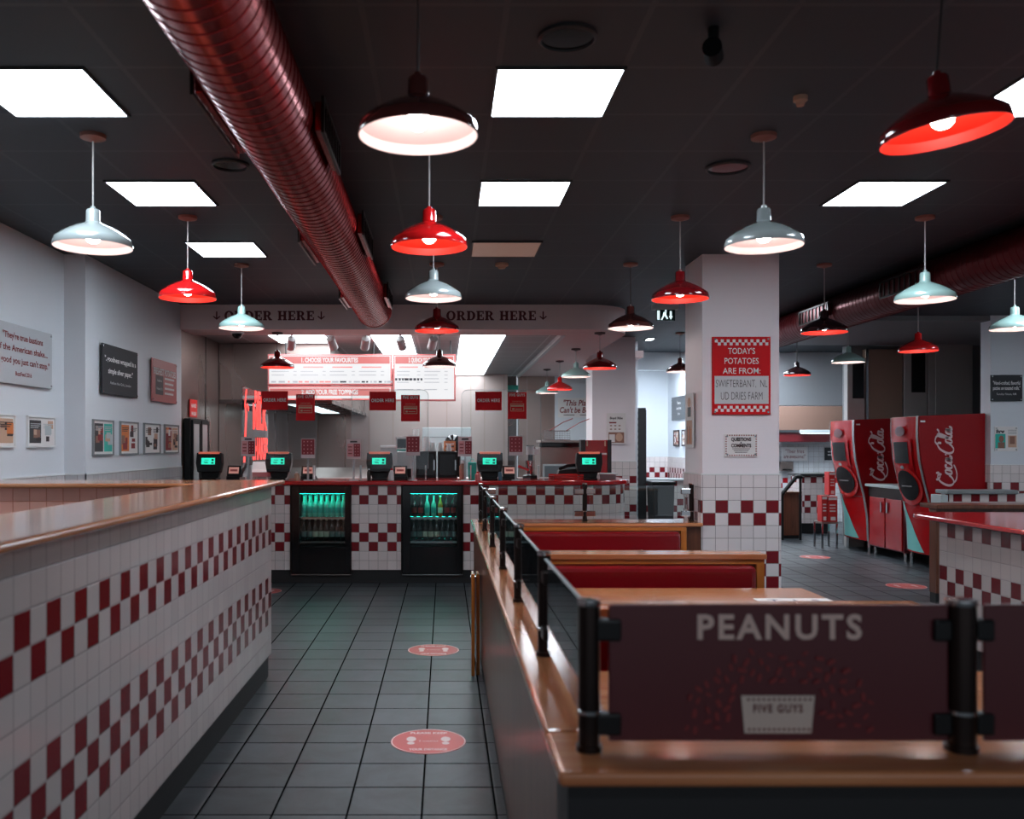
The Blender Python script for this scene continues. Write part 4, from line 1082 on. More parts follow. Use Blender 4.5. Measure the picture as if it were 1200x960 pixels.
def fridge(x0, x1, which):
    y0 = YC - .012; cx = (x0+x1)/2; z0, z1 = FZ0, FZ1-.003
    side = ('left','right')[which]
    t = thing('drinks_fridge', f'black glass-fronted drinks fridge, {side} one of the two built into the counter', 'fridge', (cx, y0, z0), 'drinks fridges in the counter front')
    a, b = x0+.004, x1-.004
    m = MB(); th = .03
    m.box(a, a+th, y0+.03, y0+.5, z0, z1, black_m).box(b-th, b, y0+.03, y0+.5, z0, z1, black_m).box(a, b, y0+.47, y0+.5, z0, z1, black_m)
    m.box(a, b, y0+.03, y0+.5, z1-th, z1, black_m).box(a, b, y0+.03, y0+.5, z0, z0+.27, black_m); m.build('body', t)
    gx0, gx1 = a+.088, b-.058; gz0, gz1 = z0+.295, z1-.085
    m = MB()
    m.box(a, gx0, y0, y0+.03, z0+.008, z1, blackg).box(gx1, b, y0, y0+.03, z0+.008, z1, blackg).box(gx0, gx1, y0, y0+.03, gz1, z1, blackg).box(gx0, gx1, y0, y0+.03, z0+.008, gz0, blackg)
    m.build('door', t, bevel=.002)
    MB().box(gx0, gx1, y0+.008, y0+.014, gz0, gz1, fridgegl).build('glass_pane', t)
    m = MB(); e = .008
    m.box(x0-e, x0, y0-.006, y0+.03, z0-e, z1+e, iron_m).box(x1, x1+e, y0-.006, y0+.03, z0-e, z1+e, iron_m).box(x0, x1, y0-.006, y0+.03, z0-e, z0, chrome)
    m.build('surround', t)
    MB().box(gx0-.03, gx1+.0, y0+.06, y0+.075, gz1-.004, gz1+.012, cool_l).build('lamp', t)
    zs = [gz0+.045, gz0+.305]
    for z in zs:
        s = MB()
        for yy in (.06, .15, .25, .35, .45): s.cyl((a+th, y0+yy, z), (b-th, y0+yy, z), .003, chrome, 6)
        for k in range(14): 
            xx = a+th+(b-a-2*th)*(k+.5)/14; s.cyl((xx, y0+.06, z+.003), (xx, y0+.45, z+.003), .002, chrome, 5)
        s.box(a+th, b-th, y0+.052, y0+.058, z-.012, z+.012, chrome)
        s.build('shelf', t)
    kinds_top = ['clear']*8 if which == 0 else ['cola','cola','clear','clear','orange','cola','cola']
    kinds_low = ['dark','dark','brown','brown','brown','dark','dark','dark']
    for zi, ks, nm in ((1, kinds_top, 'upper'), (0, kinds_low, 'lower')):
        n = len(ks)
        for k, kd in enumerate(ks):
            xx = gx0 + (gx1-gx0)*(k+.5)/n
            names = {'clear':'pale green lit bottle','cola':'dark cola bottle with red label','orange':'single orange juice bottle','dark':'dark bottle with grey label','brown':'brown bottle with white label'}
            put_bottle(kd, (xx, y0+.13, zs[zi]+.0135), f'{names[kd]} on the {nm} shelf of the {side} drinks fridge', f'{names[kd]}s on the {nm} shelf of the {side} fridge' if kd!='orange' else None)
    if which == 0:
        for k in range(8):
            put_bottle('clear', (gx0+(gx1-gx0)*(k+.5)/8, y0+.26, zs[1]+.0135), 'pale green bottle in the rear upper row of the left drinks fridge', 'rear row of green bottles in the left fridge')
    return t
fridge(f1[0], f1[1], 0); fridge(f2[0], f2[1], 1)

# ================================================================= tills and card readers
ZT = 1.11
def till(px, D, label, w=.30, h=.28, face=0):
    x = wx(px, D)
    t = thing('till', label, 'till', (x, D, ZT), 'tills along the order counter')
    MB().box(x-.085,x+.085,D-.08,D+.14,ZT,ZT+.02,black_m).prism([(x-.085,ZT+.02),(x+.085,ZT+.02),(x+.115,ZT+.12),(x-.115,ZT+.12)], D, D+.09, black_m, 'y').build('stand', t, bevel=.005)
    tilt = Matrix.Rotation(-.12, 3, 'X'); c = (x, D, ZT+.18)
    m = MB(); R_ = tilt
    m.prism([(-w/2+.005,.0),(-w/2+.012,.115),(w/2-.012,.115),(w/2-.005,.0),(w/2-.025,-.1),(-w/2+.025,-.1)], -.05, .05, black_m, 'y')
    m.v = [R_ @ v + Vector(c) for v in m.v]; m.build('head', t, bevel=.008)
    m = MB(); m.rect((0,0,0), RX, UP, -.09, -.02, .075, .062, mat('screen bezel',(30,22,24),.15), off=.0515); m.rect((0,0,0), RX, UP, -.08, -.015, .068, .056, teal_l, off=.054)
    for (a,b,c0,c1) in ((-.05,.0,.03,.036),(-.055,-.01,.008,.014),(-.05,-.005,-.004,.002),(.03,.055,.022,.045),(.028,.055,-.008,.01)): m.rect((0,0,0), RX, UP, a, c0, b, c1, mat('screen ink',(20,60,60),.4), off=.0555)
    m.v = [R_ @ v + Vector(c) for v in m.v]; m.build('screen', t)
    m = MB(); m.box(-w/2+.035,w/2-.035,-.058,.03,.10,.124,mat('till strip',(236,120,96),.4,emit=(236,120,96),es=.25)); m.v = [R_ @ v + Vector(c) for v in m.v]; m.build('light_bar', t, bevel=.003)
    return t
def reader(px, D, label, px_w=15):
    x = wx(px, D)
    t = thing('card_reader', label, 'card reader', (x, D, ZT), 'card readers beside the tills')
    MB().box(x-.08,x+.08,D-.02,D+.12,ZT,ZT+.04,black_m).prism([(D-.02,ZT+.04),(D+.07,ZT+.04),(D+.07,ZT+.155),(D+.03,ZT+.155)], x-.075, x+.075, black_m, 'x').build('body', t, bevel=.005)
    m = MB(); R_ = Matrix.Rotation(-.4, 3, 'X'); c = Vector((x, D+.003, ZT+.1))
    m.rect((0,0,0), RX, UP, -.055, -.035, .055, .04, mat('reader screen',(196,160,150),.3,emit=(220,150,136),es=.35), off=.004)
    m.rect((0,0,0), RX, UP, -.04, -.01, .04, .015, salmon_m, off=.005)
    m.v = [R_ @ v + c for v in m.v]; m.build('screen', t)
    m = MB(); m.tube([(x+.07,D+.08,ZT+.03),(x+.09,D+.1,ZT+.012),(x+.1,D+.05,ZT+.008)], .005, black_m, 6); m.build('cable', t, smooth=True)
till(246, 10.0, 'black till with teal screen at the far left, beside the tall glass cabinet')
till(327, 10.0, 'black till with teal screen above the end of the tiled half wall')
till(445, 10.0, 'black till with teal screen right of the left fridge, below an ORDER HERE sign')
till(574, 10.0, 'black till with teal screen mid counter, below the right ORDER HERE sign')
till(690, 10.0, 'black till with teal screen near the rounded counter end')
reader(274, 10.0, 'card reader with pale screen beside the far left till')
reader(361, 10.0, 'card reader with pale screen under the first flyer stand beyond the half wall')
reader(469, 10.0, 'card reader with pale screen beneath the white monitor')
reader(597, 10.0, 'card reader with pale screen right of the middle till')

# ================================================================= acrylic shields and hanging signs
YS = 9.93
def shield(px0, px1, py, label):
    x0, x1, z1 = wx(px0,YS), wx(px1,YS), wz(py,YS)
    t = thing('acrylic_shield', label, 'counter screen', ((x0+x1)/2, YS, ZT), 'clear screens on the order counter')
    r = .07
    poly = [(x0,ZT+.12),(x1,ZT+.12)] + [(x1-r+r*math.cos(a), z1-r+r*math.sin(a)) for a in [PI/2*k/6 for k in range(7)]] + [(x0+r+r*math.cos(a), z1-r+r*math.sin(a)) for a in [PI/2+PI/2*k/6 for k in range(7)]]
    MB().prism(poly, YS-.003, YS+.003, acryl, 'y').build('panel', t)
    e = MB(); ed = poly[1:] + [poly[0]]
    for p, q in zip(poly[1:], poly[2:]+[poly[0]]): e.cyl((p[0],YS,p[1]),(q[0],YS,q[1]),.0025,glassbr,5)
    e.build('panel_edge', t)
    for xx in (x0+.1, x1-.03):
        MB().box(xx-.01,xx+.01,YS-.06,YS+.09,ZT,ZT+.008,acryl).box(xx-.006,xx+.006,YS-.05,YS+.05,ZT+.008,ZT+.16,lgrey_m).build('foot', t)
shield(283, 371, 457, 'clear rounded acrylic screen at the left counter end, before the lit red lettering')
shield(412, 502, 457, 'clear acrylic screen over the middle of the counter with two red signs')
shield(541, 634, 457, 'clear acrylic screen over the right of the counter with two red signs')
def osign(px, py, label):
    D = YS-.012; w, h = 31*D/F, 22*D/F
    def f(m, o, r): m.text('ORDER HERE', o + UP*.006, .034, r, UP, paper_m, w=.25, bold=.03, space=1.12)
    poster('order_sign', label, 'sign', (wx(px,D), D, wz(py,D)), RX, w, h, red_m, f, thick=.006, pins=False, group='red ORDER HERE signs')
osign(322, 469.5, 'red ORDER HERE sign on the left acrylic screen')
osign(448.5, 470, 'red ORDER HERE sign on the middle acrylic screen')
osign(572.5, 470, 'red ORDER HERE sign on the right acrylic screen')
def csign(px, py, label):
    D = YS-.012; w, h = 22*D/F, 31*D/F
    def f(m, o, r):
        m.text('FIVE GUYS', o + UP*(h/2-.028), .028, r, UP, paper_m, w=.17, bold=.04, space=1.15)
        m.text('CONTACTLESS', o + UP*.045, .012, r, UP, tan_m, w=.11)
        for (a,b,c0,c1) in ((-.075,.075,.018,.024),(-.075,.075,-.062,-.056),(-.075,-.069,-.06,.02),(.069,.075,-.06,.02),(-.07,.07,-.012,.008),(-.055,-.03,-.046,-.028),(-.022,.055,-.042,-.034)): m.rect(o, r, UP, a, c0, b, c1, tan_m, off=.002)
    poster('card_sign', label, 'sign', (wx(px,D), D, wz(py,D)), RX, w, h, red_m, f, thick=.006, pins=False, group='red FIVE GUYS card payment signs')
csign(358, 477.5, 'upright red FIVE GUYS card sign on the left acrylic screen')
csign(481, 478.5, 'upright red FIVE GUYS card sign on the middle acrylic screen')
csign(606, 475.5, 'upright red FIVE GUYS card sign on the right acrylic screen')
# flyers on stands
def flyer(px, py0, py1, kind, label):
    D = 9.82; x = wx(px,D); w = 16.5*D/F; z0, z1 = wz(py1,D), wz(py0,D)
    t = thing('flyer_stand', label, 'flyer stand', (x, D, ZT), 'flyer stands along the counter')
    MB().box(x-.045,x+.045,D-.03,D+.03,ZT,ZT+.008,lgrey_m).box(x-.012,x+.012,D-.004,D+.004,ZT+.008,z0+.02,frost).build('stem', t)
    MB().box(x-w/2,x+w/2,D-.006,D-.001,z0,z1,mat('flyer paper',(214,190,192),.5)).build('flyer', t)
    m = MB(); o = (x, D-.006, (z0+z1)/2); h = z1-z0; dk = mat('flyer red',(140,14,34),.4); pk = mat('flyer pink',(226,150,152),.5)
    if kind:
        m.rect(o, RX, UP, -w*.46, -h*.32, w*.46, h*.46, dk, off=.001)
        for i in range(3):
            for j in range(4): m.rect(o, RX, UP, -w*.32+i*w*.26, -h*.26+j*h*.19, -w*.24+i*w*.26, -h*.2+j*h*.19, pk, off=.002)
    else:
        m.rect(o, RX, UP, 0, -h*.38, w*.46, h*.28, dk, off=.001); m.rect(o, RX, UP, -w*.45, -h*.38, -w*.03, h*.28, pk, off=.001)
        m.rect(o, RX, UP, -w*.25, h*.34, w*.25, h*.42, ink_m, off=.001)
        for j in range(4): m.rect(o, RX, UP, w*.08, -h*.3+j*h*.15, w*.15, -h*.25+j*h*.15, pk, off=.002); m.rect(o, RX, UP, w*.28, -h*.3+j*h*.15, w*.35, -h*.25+j*h*.15, pk, off=.002)
        for j in range(3): m.rect(o, RX, UP, -w*.38, -h*.25+j*h*.17, -w*.12, -h*.2+j*h*.17, inkred_m, off=.002)
    m.build('print', t)
flyer(291, 512, 535, 0, 'pink and red flyer on a clear stand in front of the lit red lettering')
flyer(361, 514, 537, 1, 'deep red flyer on a clear stand below the left FIVE GUYS sign')
flyer(414.5, 515, 538, 0, 'pink and red flyer on a clear stand left of the third till')
flyer(484, 511, 534, 1, 'deep red flyer on a stand beside the white monitor')
flyer(545, 512, 535, 0, 'pink and red flyer on a clear stand left of the middle till')
flyer(604.5, 511, 534, 1, 'deep red flyer on a clear stand below the right FIVE GUYS sign')

# ================================================================= menu boards
def menu(px0, px1, py0, py1, title, cols, label, D=11.2):
    x0, x1, z0, z1 = wx(px0,D), wx(px1,D), wz(py1,D), wz(py0,D); w, h = x1-x0, z1-z0; k = D/F
    t = thing('menu_board', label, 'menu board', ((x0+x1)/2, D, z1), 'backlit menu boards')
    MB().box(x0,x1,D,D+.08,z0,z1,pink_m).build('casing', t, bevel=.004)
    MB().box(x0+.02,x1-.02,D-.003,D,z0+.02,z1-.02,menu_l).build('lit_face', t)
    m = MB(); o = (x0, D-.003, z0)
    m.rect(o, RX, UP, .03, h-.12, w-.03, h-.03, menur_l, off=.001); m.text(title, (x0+w/2, D-.003, z1-.075), .055, RX, UP, menu_l, w=min(w*.5,.7), bold=.04, off=.003)
    rd = random.Random(px0)
    gl = mat('menu grey ink',(150,150,156),.5,emit=(150,150,156),es=.35); pk = mat('menu pink ink',(226,120,116),.5,emit=(230,120,116),es=.45)
    for c_ in range(cols):
        a = .05 + (w-.1)*c_/cols; b = .05 + (w-.1)*(c_+1)/cols - .05
        m.rect(o, RX, UP, a+(b-a)*.1, h-.17, b-(b-a)*.1, h-.155, pk, off=.001)
        z = h-.22
        while z > .1:
            if abs(z-(h-.39)) > .03 or h < .3:
                m.rect(o, RX, UP, a, z, a+(b-a)*(.45+.25*rd.random()), z+.009, gl, off=.001); m.rect(o, RX, UP, b-.04, z, b, z+.009, gl, off=.001)
            z -= .045
    m.build('print', t)
    return t
D = 11.2
t1 = menu(313.5, 459.5, 415, 451.5, '1. CHOOSE YOUR FAVOURITES', 4, 'wide backlit white menu board headed 1. CHOOSE YOUR FAVOURITES')
m = MB(); dk = mat('menu dark ink',(60,60,66),.5)
rd = random.Random(5); x = wx(318,D)
while x < wx(456,D):
    ww = rd.uniform(.02,.08); m.rect((x, D-.003, wz(448.5,D)), RX, UP, 0, 0, ww, .02, (mat('menu pink ink',(226,120,116)) if x < wx(398,D) else dk) if rd.random()<.6 else mat('menu grey ink',(150,150,156)), off=.001); x += ww + rd.uniform(.01,.04)
m.build('bottom_line', t1)
menu(313.5, 459.5, 452.5, 469, '2. ADD YOUR FREE TOPPINGS', 3, 'low backlit menu board headed 2. ADD YOUR FREE TOPPINGS, under the wide one')
t3 = menu(460.5, 534, 415, 470, '3. QUENCH YOUR THIRST', 2, 'backlit white menu board at the right, behind the small darkened pendant lamp')
m = MB(); rd = random.Random(8); x = wx(463,D)
while x < wx(494,D):
    ww = rd.uniform(.02,.05); m.rect((x, D-.003, wz(446,D)), RX, UP, 0, 0, ww, .028, dk, off=.001); x += ww + rd.uniform(.005,.02)
m.build('bottom_line', t3)
for i, px in enumerate((335, 438, 528)):
    o = MB().cyl((wx(px,D+.04),D+.04,wz(415,D)),(wx(px,D+.04),D+.04,2.79),.008,char_m,8).build('hanging_rod', loc=(wx(px,D+.04),D+.04,2.7))
    tag(o, ('rod holding the left end of the wide menu board','rod holding the menu boards near the middle spotlights','rod holding the right end of the menu boards')[i], 'rod', 'rods that hold the menu boards')
# red lit lettering on a clear panel seen edge-on, kitchen backlight painted as glow
X = -2.23
t = thing('lettered_screen','clear upright screen with red cup drawing and MILK SHAKES lettering, kitchen backlight painted as glow','sign',(X,11.3,0))
MB().box(X-.004,X+.004,9.97,11.42,1.13,2.14,acryl).build('screen_panel', t)
MB().box(X-.03,X+.03,9.97,10.05,1.11,1.14,steel).box(X-.03,X+.03,10.3,10.38,1.11,1.14,steel).build('foot', t)
m = MB()
m.text('MILK', (X+.004, 10.92, 1.83), .27, YR, UP, redglow_l, w=.84, bold=.05); m.text('SHAKES', (X+.004, 10.92, 1.45), .23, YR, UP, redglow_l, w=.9, bold=.05)
m.text('REAL', (X+.004, 10.95, 2.06), .13, YR, UP, redglow_l, w=.7, bold=.05)
m.flat([[(10.0,1.3),(10.09,1.3),(10.19,1.85),(10.10,1.85)],[(10.10,1.85),(10.19,1.85),(10.12,1.96),(10.05,1.94)],[(10.05,1.94),(10.12,1.96),(10.2,2.12),(10.12,2.12)],[(10.16,1.93),(10.2,1.97),(10.3,1.92),(10.27,1.87)]], (X+.004,0,0), YR, UP, redglow_l, off=.002)
m.build('lettering', t)
# ================================================================= kitchen
t = thing('extraction_hood','large stainless extraction hood behind the menu board','hood',(-2.1,14,2.03))
MB().box(-2.86,-1.45,11.5,16.58,2.06,2.785,steel).build('canopy', t, bevel=.004)
m = MB(); m.box(-2.86,-1.44,11.48,11.52,2.02,2.07,steel_d).box(-1.47,-1.43,11.5,16.58,2.02,2.07,steel_d).build('rim', t)
m = MB()
for k in range(8): m.box(-2.6,-1.55,11.75+.6*k,12.1+.6*k,2.035,2.058,steel_d)
m.build('filter', t)
MB().box(-2.1,-1.8,12.0,15.5,2.03,2.04,strip_l).build('hood_lamp', t)
# cooking line
t = thing('griddle','stainless griddle with sloping front behind the counter','griddle',(-1.9,12.6,0))
MB().box(-2.3,-.95,12.0,13.0,.12,.95,steel).build('body', t, bevel=.006)
MB().prism([(12.0,.95),(13.0,.95),(13.0,1.17),(12.9,1.17),(12.0,1.02)], -2.3,-.95, steel_b, 'x').build('hot_plate', t, bevel=.006)
for k in range(6): MB().cyl((-2.15+.2*k,11.99,.82),(-2.15+.2*k,11.95,.82),.025,black_m,14).build('knob', t)
for x in (-2.25,-1.0):
    for y in (12.05,12.95): MB().cyl((x,y,0),(x,y,.12),.02,chrome).build('leg', t)
t = thing('prep_table','stainless prep table at the kitchen middle','table',(.2,13.6,0))
MB().box(-.6,1.3,13.2,14.0,.86,.9,steel_b).build('tabletop', t, bevel=.004)
for x in (-.55,1.25):
    for y in (13.25,13.95): MB().cyl((x,y,0),(x,y,.86),.02,chrome).build('leg', t)
MB().box(-.58,1.28,13.25,13.95,.25,.27,steel).build('undershelf', t)
# wrapped papers behind the counter at left
D = 10.25
for i, (px, a, lb) in enumerate(((305,.1,'white stack of wrapping paper behind the counter, left one of two'),(326,-.1,'white stack of wrapping paper behind the counter beside the second till'))):
    D = 10.27; x = wx(px, D); m = MB(); R_ = Matrix.Rotation(a, 3, 'Z') @ Matrix.Rotation(.5, 3, 'X')
    for k in range(5): m.box(-.09+.002*(k%2),.09,-.12,.12,.012*k,.012*k+.011,(paper_m,white_m)[k%2])
    m.v = [R_ @ v + Vector((x, D, ZT+.085)) for v in m.v]
    o = m.build('paper_stack', loc=(x,D,ZT)); tag(o, lb, 'paper stack', 'wrapping paper stacks')
# rear prep line behind the counter: it carries what shows above the counter top
t = thing('back_counter','low stainless worktop behind the order counter','worktop',(.4,10.75,0))
MB().box(-1.6,1.35,10.5,11.1,.1,1.06,steel).build('body', t); MB().box(-1.62,1.36,10.48,11.12,1.06,1.1,steel_b).build('worktop', t, bevel=.004)
ZB = 1.1
def onback(px0, px1, py0, py1, D, dep, m_, name, label, cat, bevel=.006, group=None, extra=None, zb=None):
    x0, x1, z1 = wx(px0,D), wx(px1,D), wz(py0,D); z0 = zb if zb is not None else ZB
    t = thing(name, label, cat, ((x0+x1)/2, D, z0), group)
    MB().box(x0,x1,D,D+dep,z0,z1,m_).build('body', t, bevel=bevel)
    if extra: extra(t, x0, x1, z0, z1, D)
    return t
def bi(t, x0, x1, z0, z1, D):
    MB().box(x0+.02,x1-.02,D-.01,D,z0+.04,z1-.03,blackg).build('door', t, bevel=.003)
    MB().box(x1-.03,x1-.015,D-.03,D-.01,z0+.1,z1-.1,chrome).build('handle', t)
onback(487.5,511,529,562,10.55,.4,black_m,'drinks_cabinet','black cabinet behind the counter, left one of two carrying cups','cabinet',extra=bi,group='black cabinets behind the counter')
onback(513,536,529,562,10.55,.4,black_m,'drinks_cabinet','black cabinet behind the counter, right one of two, beside the flyer','cabinet',extra=bi,group='black cabinets behind the counter')
def leg4(t, x0, x1, z0, z1, D): pass
def boxlid(t, x0, x1, z0, z1, D):
    MB().box(x0-.004,x1+.004,D-.004,D+.2,z1-.03,z1,white_m).build('lid', t, bevel=.003)
onback(495,552,501,526,12.6,.3,lgrey_m,'bun_box','pale grey carton standing behind the cups on the steel prep table','box',extra=lambda t,x0,x1,z0,z1,D: (MB().box(x0,x1,D-.003,D,z1-.14,z1-.13,grey_m).build('tape', t)), zb=.9)
t = onback(446,466,522,562,10.9,.15,lgrey_m,'dispenser','pale grey dispenser box behind the third till','dispenser',extra=boxlid)
# monitor
D = 10.35; x0, x1 = wx(464,D), wx(481,D)
t = thing('monitor','white framed monitor standing above the white paper between till and cups','monitor',((x0+x1)/2,D,ZT))
MB().box(x0,x1,D,D+.04,wz(527,D),wz(512,D),white_m).build('casing', t, bevel=.006)
MB().box(x0+.015,x1-.015,D-.004,D,wz(525,D),wz(514.5,D),mat('dark screen',(40,46,50),.15)).build('screen', t)
MB().box((x0+x1)/2-.02,(x0+x1)/2+.02,D+.04,D+.06,ZT,wz(514,D),grey_m).box(x0+.02,x1-.02,D-.01,D+.1,ZT,ZT+.01,grey_m).build('stand', t)
MB().box(x0+.01,x1-.01,D-.01,D+.03,wz(528.5,D),wz(527,D),teal_m).build('teal_strip', t)
t = onback(465,484,529.5,542,10.13,.18,white_m,'receipt_printer','white receipt printer under the monitor','printer',zb=ZT,extra=lambda t,x0,x1,z0,z1,D:(MB().box(x0+.02,x1-.02,D-.012,D+.0,z0+.02,z0+.12,black_m).build('paper_slot', t)))
# cups: stacks upside down on the cabinets
def cup(px, D, py_top, zb, r, m_, label, group='white cup stacks on the black cabinets'):
    x = wx(px, D); z1 = wz(py_top, D); h = z1-zb
    t = thing('cup_stack', label, 'cups', (x, D, zb), group)
    MB().lathe([(r,0),(r*1.03,.006),(r*.78,h),(0,h)], (x,D,zb), m_, 20).build('cup', t, smooth=True)
    m = MB(); 
    n = max(2, int(h/.03))
    for k in range(1, n): 
        rr = r*(1-.22*k/n); m.lathe([(rr,0),(rr*1.04,.003),(rr,.006)], (x,D,zb+h*k/n), m_, 20)
    m.build('rim', t, smooth=True)
zc = wz(529,10.55)
cup(500, 10.7, 512, zc, .045, white_m, 'tall white cup stack on the left black cabinet')
cup(507.5, 10.7, 519, zc, .034, white_m, 'short white cup stack right of the tall one')
cup(516.5, 10.7, 519, zc, .034, paper_m, 'short white cup stack on the right black cabinet beside the orange carton')
cup(526, 10.66, 521, zc, .03, paper_m, 'short white cup stack between orange carton and flyer')
cup(487.5, 11.03, 503, 1.1, .05, white_m, 'very tall white cup stack rising above the deep red flyer', group=None)
D = 10.75; x0, x1 = wx(520,D), wx(534,D)
t = thing('orange_carton','small orange and white carton on the right black cabinet','carton',((x0+x1)/2,D,zc))
MB().box(x0,x1,D,D+.1,zc,wz(517,D),mat('orange carton',(216,136,96),.6)).build('box', t, bevel=.002)
m = MB()
for k in range(3): m.rect(((x0+x1)/2,D,zc+.02+.03*k), RX, UP, -.05, 0, .05, .012, (paper_m,ink_m)[k%2], off=.002)
m.build('print', t)
D = 12.35; x = wx(531,D); h_ = wz(524,D)-.03-.9
o = MB().lathe([(.0,-h_),(.1,-h_),(.105,.04),(.115,.1),(.1,.15),(.06,.185),(0,.2)], (x,D,wz(524,D)-.03), blackg, 24).build('mixing_pot', loc=(x,D,.9), smooth=True)
tag(o, 'round black pot in front of the pale grey carton', 'pot')
# teal bag
D = 10.3; x0, x1 = wx(549,D), wx(558,D)
t = thing('teal_bag','bright teal bag standing left of the middle till','bag',((x0+x1)/2,D,ZT))
MB().prism([(x0,ZT),(x1,ZT),(x1+.005,wz(542,D)),(x0-.005,wz(542,D))], D, D+.06, mat('teal bag',(20,200,180),.5), 'y').build('body', t, bevel=.006)
MB().tube([(x0+.02,D+.03,wz(542,D)),(x0+.03,D+.03,wz(538,D)),(x1-.03,D+.03,wz(538,D)),(x1-.02,D+.03,wz(542,D))], .004, teal_m, 6).build('handle', t)
# small bottles and pots on the counter
def pot(px, D, py, r, m_, name, label, cat, capm=None, z=None):
    z = ZT if z is None else z; x = wx(px,D); h = wz(py,D)-z
    t = thing(name, label, cat, (x,D,z))
    MB().lathe([(0,0),(r,0),(r,h*.7),(r*.5,h*.85)], (x,D,z), m_, 16).build('body', t, smooth=True)
    MB().lathe([(r*.5,h*.85),(r*.55,h*.86),(r*.5,h),(0,h)], (x,D,z), capm or red_m, 14).build('cap', t, smooth=True)
pot(459, 9.9, 549, .025, white_m, 'sanitiser_bottle', 'white bottle with red cap right of the third till', 'bottle')
pot(348, 9.9, 553, .03, tan_m, 'tip_pot', 'small beige pot right of the second till', 'pot', white_m)
pot(542, 10.1, 540, .035, skin_m, 'sauce_bottle', 'brown sauce bottle behind the flyer left of the middle till', 'bottle', white_m)
pot(560, 9.8, 553, .03, pink_m, 'charity_pot', 'small pink and red pot left of the middle till stand', 'pot')
pot(586, 9.9, 551, .022, mat('blue pot',(70,110,130),.4), 'pen_pot', 'small blue pot right of the middle till', 'pot', blackg)
pot(432.5, 9.9, 549, .022, iron_m, 'salt_shaker', 'small dark shaker left of the third till', 'shaker', chrome)
# shake mixer
D = 10.4; x = wx(622,D)
t = thing('shake_mixer','chrome and black milkshake mixer between the right flyer and the steel fryer','mixer',(x,D,ZT))
MB().lathe([(0,0),(.09,0),(.09,.03),(.03,.05),(.028,.3),(0,.3)], (x,D+.04,ZT), black_m, 20).build('base', t, smooth=True)
MB().cyl((x-.005,D+.02,wz(533,D)),(x-.005,D+.02,wz(523,D)),.045,lgrey_m,20).build('motor_head', t, smooth=True)
MB().cyl((x-.045,D+.05,wz(524,D)),(x+.04,D+.05,wz(524,D)),.02,black_m,12).build('switch_bar', t, smooth=True)
MB().lathe([(0,0),(.035,0),(.045,.15),(.046,.155),(.04,.15),(.03,.01),(0,.01)], (x-.02,D-.02,ZT+.05), chrome, 20).build('cup', t, smooth=True)
MB().box(x+.03,x+.09,D,D+.06,wz(533,D),wz(526,D),white_m).build('control_box', t, bevel=.005)
D = 10.2; x = wx(612,D)
o = MB().prism([(-.05,0),(.07,-.04),(.08,-.02),(-.04,.03)], 0, .03, mat('bright red plastic',(220,40,46),.4), 'y')
o.v = [v + Vector((x, D, ZT+.13)) for v in o.v]; o.box(x-.06,x+.09,D-.02,D+.1,ZT,ZT+.1,acryl)
o = o.build('scoop_tray', loc=(x,D,ZT)); tag(o, 'clear tray with a bright red scoop right of the middle card reader', 'tray')
# fryer station
D = 11.6
t = thing('fryer_station','stainless fryer station with dark lid behind the right end of the counter','fryer',(wx(660,D),D,0))
x0, x1 = wx(633,D), 1.79
MB().box(x0,x1,D,D+.7,.1,wz(524,D),steel).build('body', t, bevel=.006)
MB().box(x0-.01,x1+.01,D-.03,D+.3,wz(524,D),wz(519,D),blackg).build('lid_band', t, bevel=.006)
MB().box(x0+.02,x1,D+.1,D+.7,wz(519,D),wz(516,D),steel_b).build('top', t, bevel=.004)
MB().box(wx(636,D),wx(678,D),D-.02,D,.95,wz(544,D),lgrey_m).build('front_frame', t, bevel=.003)
MB().box(wx(638,D),wx(676,D),D-.026,D-.02,.97,wz(546,D),mat('grey glass',(104,116,120),.2)).build('front_panel', t)
for x in (x0+.05,x1-.05): MB().cyl((x,D+.05,0),(x,D+.05,.1),.02,chrome).build('leg', t)
def basket(px0, px1, py0, py1, D, label):
    x0, x1, z1, z0 = wx(px0,D), wx(px1,D), wz(py0,D), wz(py1,D)
    t = thing('wire_basket', label, 'basket', ((x0+x1)/2,D,z0), 'wire baskets on the fryer')
    m = MB(); d = .25
    for z in (z0, z1):
        for a, b in (((x0,D,z),(x1,D,z)),((x0,D+d,z),(x1,D+d,z)),((x0,D,z),(x0,D+d,z)),((x1,D,z),(x1,D+d,z))): m.cyl(a, b, .005, chrome, 6)
    for k in range(7):
        xx = x0+(x1-x0)*k/6
        m.cyl((xx,D,z0),(xx,D,z1),.002,chrome,5).cyl((xx,D+d,z0),(xx,D+d,z1),.002,chrome,5).cyl((xx,D,z0),(xx,D+d,z0),.002,chrome,5)
    for k in range(1,4):
        z = z0+(z1-z0)*k/4; m.cyl((x0,D,z),(x1,D,z),.002,chrome,5)
    m.build('wire_frame', t)
    MB().tube([(x1-.05,D,z1),(x1+.1,D-.12,z1+.1),(x1+.22,D-.2,z1+.15)], .006, mat('red handle',(150,50,50),.4), 6).build('handle', t, smooth=True)
basket(638, 649, 504.5, 515.5, 11.85, 'wire fry basket on the steel fryer, left one of two')
basket(650, 668, 505, 515.5, 11.85, 'wire fry basket on the steel fryer, right one of two')
